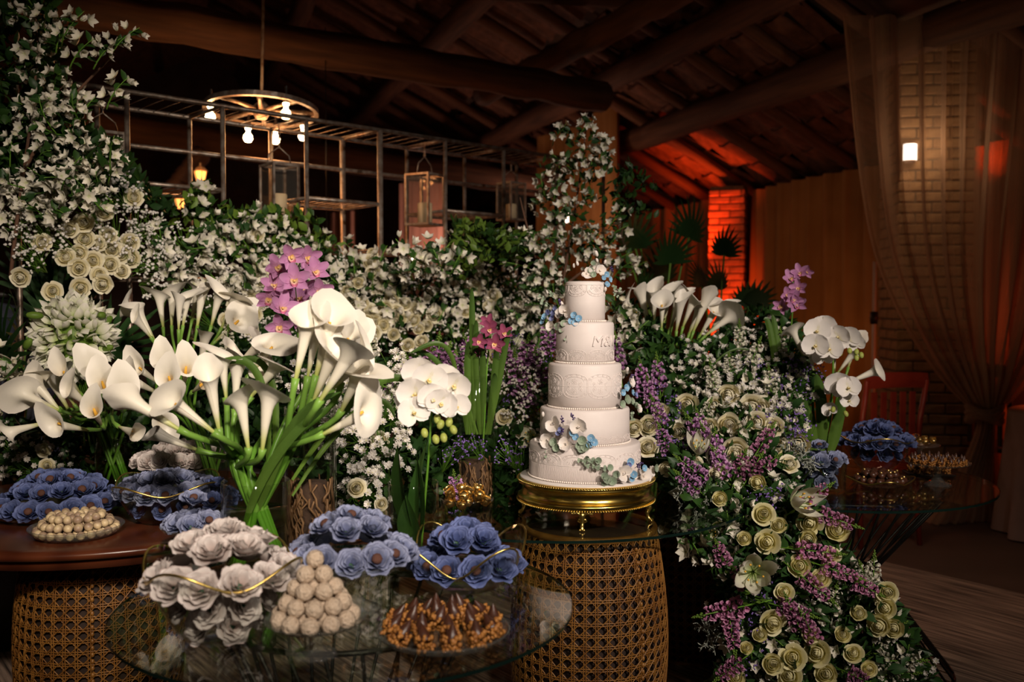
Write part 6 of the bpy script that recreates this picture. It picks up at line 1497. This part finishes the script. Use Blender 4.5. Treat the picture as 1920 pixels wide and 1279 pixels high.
sprays([(1290, 905), (1310, 925), (1300, 945), (1330, 940), (1350, 925), (1285, 925), (1320, 960), (1470, 860), (1490, 875), (1500, 860), (1340, 950), (1350, 1200), (1330, 1190)], lambda x, y: right_d(x, y) - .05, 'silver lacy dusty miller sprig hanging from the right arrangement', 'silver leaf sprigs', SIL, (.8, 1.0), name='silver_leaf_sprig', upz=-.2)
# stock spikes given by base and tip
def stocks(lst, depth, kind, label, group, off=-.10, fat=1.0):
    for (b, t) in lst:
        d0 = depth(*b) + off; p = P(b[0], b[1], d0); q = P(t[0], t[1], depth((b[0] + t[0]) / 2, (b[1] + t[1]) / 2) + off - .03)
        ax = q - p; L = ax.length; s = L / .20
        kx = max(.75, min(1.25, s)) * fat
        M = aim(p, ax, rnd.uniform(0, 6)) @ Matrix.Diagonal((kx, kx, s, 1))
        spawn(rnd.choice(STK[kind]), 'stock_spike', label, 'flower', M, group)
stocks([((798, 712), (816, 640)), ((822, 700), (824, 622)), ((838, 700), (845, 640)), ((768, 712), (760, 662)), ((775, 740), (782, 690)), ((720, 725), (716, 690)), ((810, 725), (800, 668)), ((850, 705), (855, 655))], lambda x, y: 3.55, 'p', 'lilac stock spike left of the wine orchids', 'lilac stock behind the moth orchids', -.1, 1.35)
stocks([((885, 672), (868, 625)), ((985, 692), (992, 625)), ((972, 720), (965, 655)), ((998, 700), (1004, 650)), ((975, 745), (1000, 705)), ((1032, 660), (1024, 600)), ((990, 760), (985, 715)), ((950, 690), (944, 640)), ((962, 860), (975, 815)), ((1015, 720), (1018, 680))], lambda x, y: 3.5, 'p', 'lilac stock spike just left of the cake', 'lilac stock left of the cake', -.06, 1.3)
stocks([((848, 930), (862, 890)), ((858, 935), (850, 880))], lambda x, y: 3.05, 'p', 'lilac stock blossom low beside the moth orchid vase', 'low lilac stock', 0)
stocks([((1238, 738), (1230, 660)), ((1210, 745), (1198, 668)), ((1246, 802), (1220, 740)), ((1222, 760), (1212, 700)), ((1162, 690), (1152, 620)), ((1256, 850), (1232, 790))], right_d, 'p', 'lilac stock spike close on the right of the cake', 'lilac stock right of the cake')
stocks([((1325, 836), (1304, 762)), ((1340, 850), (1280, 770)), ((1345, 865), (1312, 790)), ((1370, 900), (1330, 830)), ((1325, 900), (1262, 852)), ((1310, 920), (1262, 880)), ((1350, 880), (1340, 800))], right_d, 'p', 'lilac stock spike in the front of the right arrangement', 'lilac stock in the right arrangement front')
stocks([((1418, 850), (1455, 790)), ((1412, 890), (1466, 850)), ((1400, 900), (1432, 846)), ((1380, 895), (1400, 840))], right_d, 'k', 'dusty pink stock spike leaning right in the right arrangement', 'pink stock leaning right')
stocks([((1504, 946), (1566, 903)), ((1532, 962), (1620, 992)), ((1492, 1030), (1588, 1040)), ((1538, 1060), (1626, 1090)), ((1502, 1080), (1572, 1136)), ((1455, 1135), (1538, 1160)), ((1398, 1136), (1298, 1158)), ((1368, 1160), (1380, 1236)), ((1528, 1200), (1498, 1140)), ((1388, 1240), (1336, 1280)), ((1600, 1090), (1660, 1120)), ((1400, 1100), (1370, 1060)), ((1500, 1180), (1470, 1110)), ((1590, 1262), (1640, 1285)), ((1360, 1060), (1340, 1010))], right_d, 'k', 'dusty pink stock spike in the cascade', 'pink stock in the cascade', -.12)
stocks([((697, 668), (694, 610)), ((660, 636), (662, 598)), ((425, 668), (428, 608)), ((500, 690), (495, 650)), ((515, 720), (508, 680)), ((735, 760), (735, 700))], lambda x, y: 3.3, 'w', 'white stock spike behind the front callas', 'white stock behind the front callas', 0)
stocks([((1388, 660), (1386, 598)), ((1405, 690), (1428, 630)), ((1463, 672), (1463, 612)), ((1340, 730), (1330, 672)), ((1370, 700), (1366, 660)), ((1446, 735), (1440, 682)), ((1320, 790), (1335, 745))], lambda x, y: right_d(x, y), 'w', 'white stock spike in the top of the right arrangement', 'white stock in the right arrangement')
stocks([((1636, 1112), (1640, 1032)), ((1630, 1100), (1610, 1050)), ((1650, 1240), (1742, 1238)), ((1640, 1215), (1702, 1165)), ((1600, 1270), (1672, 1262)), ((1560, 1150), (1570, 1090)), ((1650, 1265), (1730, 1262))], right_d, 'w', 'creamy white stock spike at the right edge of the cascade', 'white stock at the cascade edge', -.06)
# lilies
def lily(px, py, d, s, label, n=None, group=None):
    p = P(px, py, d); nn = facing(p, .2, .1) if n is None else Vector(n)
    r = spawn(LIL[rnd.randrange(2)], 'lily', label, 'flower', aim(p, nn, rnd.uniform(0, 6), s), group)
lily(1412, 1072, 2.90, 1.35, 'big white lily open in the middle of the cascade', (-.2, -1, .2))
lily(1484, 944, 3.02, 1.15, 'white lily near the top of the cascade facing right', (.5, -.8, .3))
lily(1310, 850, 3.20, .9, 'white lily just right of the bottom cake tier', (-.1, -.6, .8))
lily(1330, 870, 3.22, .8, 'second small white lily in the right arrangement', (.4, -.6, .8))
lily(1000, 820, 3.30, .9, 'white lily beside the left of the lower cake tiers', (-.4, -1, .2))
lily(1435, 1130, 3.02, .7, 'small white lily below the big lily', (.4, -1, -.3))
lily(1560, 1180, 2.98, .55, 'small white lily in the lower cascade', (.2, -1, .3))
lily(1340, 1000, 3.05, .5, 'small white lily at the left side of the cascade', (-.5, -1, .2))
lily(1190, 590, 4.0, .7, 'white lily under the left edge of the right callas', (-.3, -1, .1))
lily(1340, 640, 4.05, .8, 'white lily behind the right callas', (.2, -1, .2))
lily(30, 690, 3.45, 1.0, 'blush lily at the left edge beside the double lilies', (-.5, -1, .1))
lily(70, 720, 3.4, .9, 'second blush lily low at the left edge', (.1, -1, -.3))
# head of double white lilies at left
c0 = P(140, 632, 3.25); dl = thing('double_lily_head', 'large round head of double white green tipped lilies at left', 'flowers', T(c0))
pmz = [one(g_petal(.060, .0165, 3, 5, .3, 1.4, 'point', .08, .25, s, .3), 'petal', W_DOUBLE) for s in range(3)]
for k in range(300):
    z = 1 - 2 * (k + .5) / 330; a = k * 2.39996; rr = math.sqrt(max(0, 1 - z * z)); n = Vector((rr * math.cos(a), -abs(z) if k % 2 else -z, rr * math.sin(a)))
    p = Vector((n.x * .105, n.y * .07, n.z * .11)); 
    obj('petal', pmz[k % 3], dl, aim(p, (n + Vector((rnd.uniform(-.4, .4), rnd.uniform(-.4, .4), rnd.uniform(-.4, .4)))).normalized(), rnd.uniform(0, 6), rnd.uniform(.7, 1.15)) @ RX(rnd.uniform(.5, 1.1)))
q = MB()
for k in range(9): q.add(g_ball(.014, 7, 5, 2.0), 0, aim((rnd.uniform(-.12, .13), -.05 + rnd.uniform(-.05, .05), rnd.uniform(-.12, .1)), (rnd.uniform(-1, 1), -.5, rnd.uniform(-1, 1))))
obj('green_buds', q.mesh('green_buds', G_LIGHT), dl, label='pale green buds')
obj('core', one(g_ball(.07, 14, 9, 1.1), 'core', G_LIGHT), dl)
for k in range(5):
    pts = bez([(.01 * k - .02, 0, -.06), (0, .05, -.18), (.02 * k - .04, .15, -.40)], 5); obj('stem', one(g_tube(pts, .004, 5), 'stem', G_STEM), dl)
leafobj('large green lily bud and leaf beside the blush lilies', P(42, 672, 3.35), (-.3, -.3, -.4), .10, .018, 0, .2, G_LEAF, 'lily_leaf')
leafobj('dark cut leaf close to the bottom tier on the right', P(1255, 860, 3.28), P(1212, 852, 3.2) - P(1255, 860, 3.28), .11, .03, .3, .2, G_LEAF, 'cut_leaf')
# floral foam blocks that carry the right arrangement, deep inside the leaves
r_ = thing('flower_stand', 'dark stand deep inside the flower cascade', 'stand', T(.92, 3.42, 0))
obj('post', one(g_lathe([(0, 0), (.14, 0), (.13, .02), (.02, .03), (.02, .70), (.09, .72), (.09, .80), (0, .80)], 20), 'post', BLACK_W), r_)

# ---------------------------------------------------------------- labels that tell the members of a group apart
ORD = ['second', 'third', 'fourth', 'fifth', 'sixth']
def pix(p):
    v = Vector(p) - CAM; y = v.y * math.cos(TH) - v.z * math.sin(TH); z = v.z * math.cos(TH) + v.y * math.sin(TH)
    return 960 + F * v.x / y, 639.5 - F * z / y
byg = {}
for o in COL.objects:
    if o.parent is None and o.get('group'): byg.setdefault((o['group'], o['label']), []).append(o)
for (gname, lab), os_ in byg.items():
    if len(os_) < 2: continue
    pts_ = {o.name: pix(o.location) for o in os_}; left = list(os_)
    def put(o, s):
        o['label'] = lab + ', ' + s; left.remove(o)
    xs = sorted(os_, key=lambda o: pts_[o.name][0]); n = len(xs); used = set(); k = 0
    nl = min(4, (n + 1) // 2) if n < 60 else 2
    if n <= 9: nl = n - n // 2
    for i in range(min(nl, 5)):
        if i < n - i - 0 and xs[i].name not in used: used.add(xs[i].name); put(xs[i], 'leftmost of them' if i == 0 else ORD[i - 1] + ' from the left')
    for i in range(min(nl, 5)):
        o = xs[n - 1 - i]
        if o.name not in used: used.add(o.name); put(o, 'rightmost of them' if i == 0 else ORD[i - 1] + ' from the right')
    if len(left) > 3:
        t = min(left, key=lambda o: pts_[o.name][1])
        if t is min(os_, key=lambda o: pts_[o.name][1]): put(t, 'topmost of them')
        t = max(left, key=lambda o: pts_[o.name][1])
        if t is max(os_, key=lambda o: pts_[o.name][1]): put(t, 'lowest of them')
    for o in list(left):
        if len(lab.split()) <= 12: o['label'] = lab + ', in the midst'
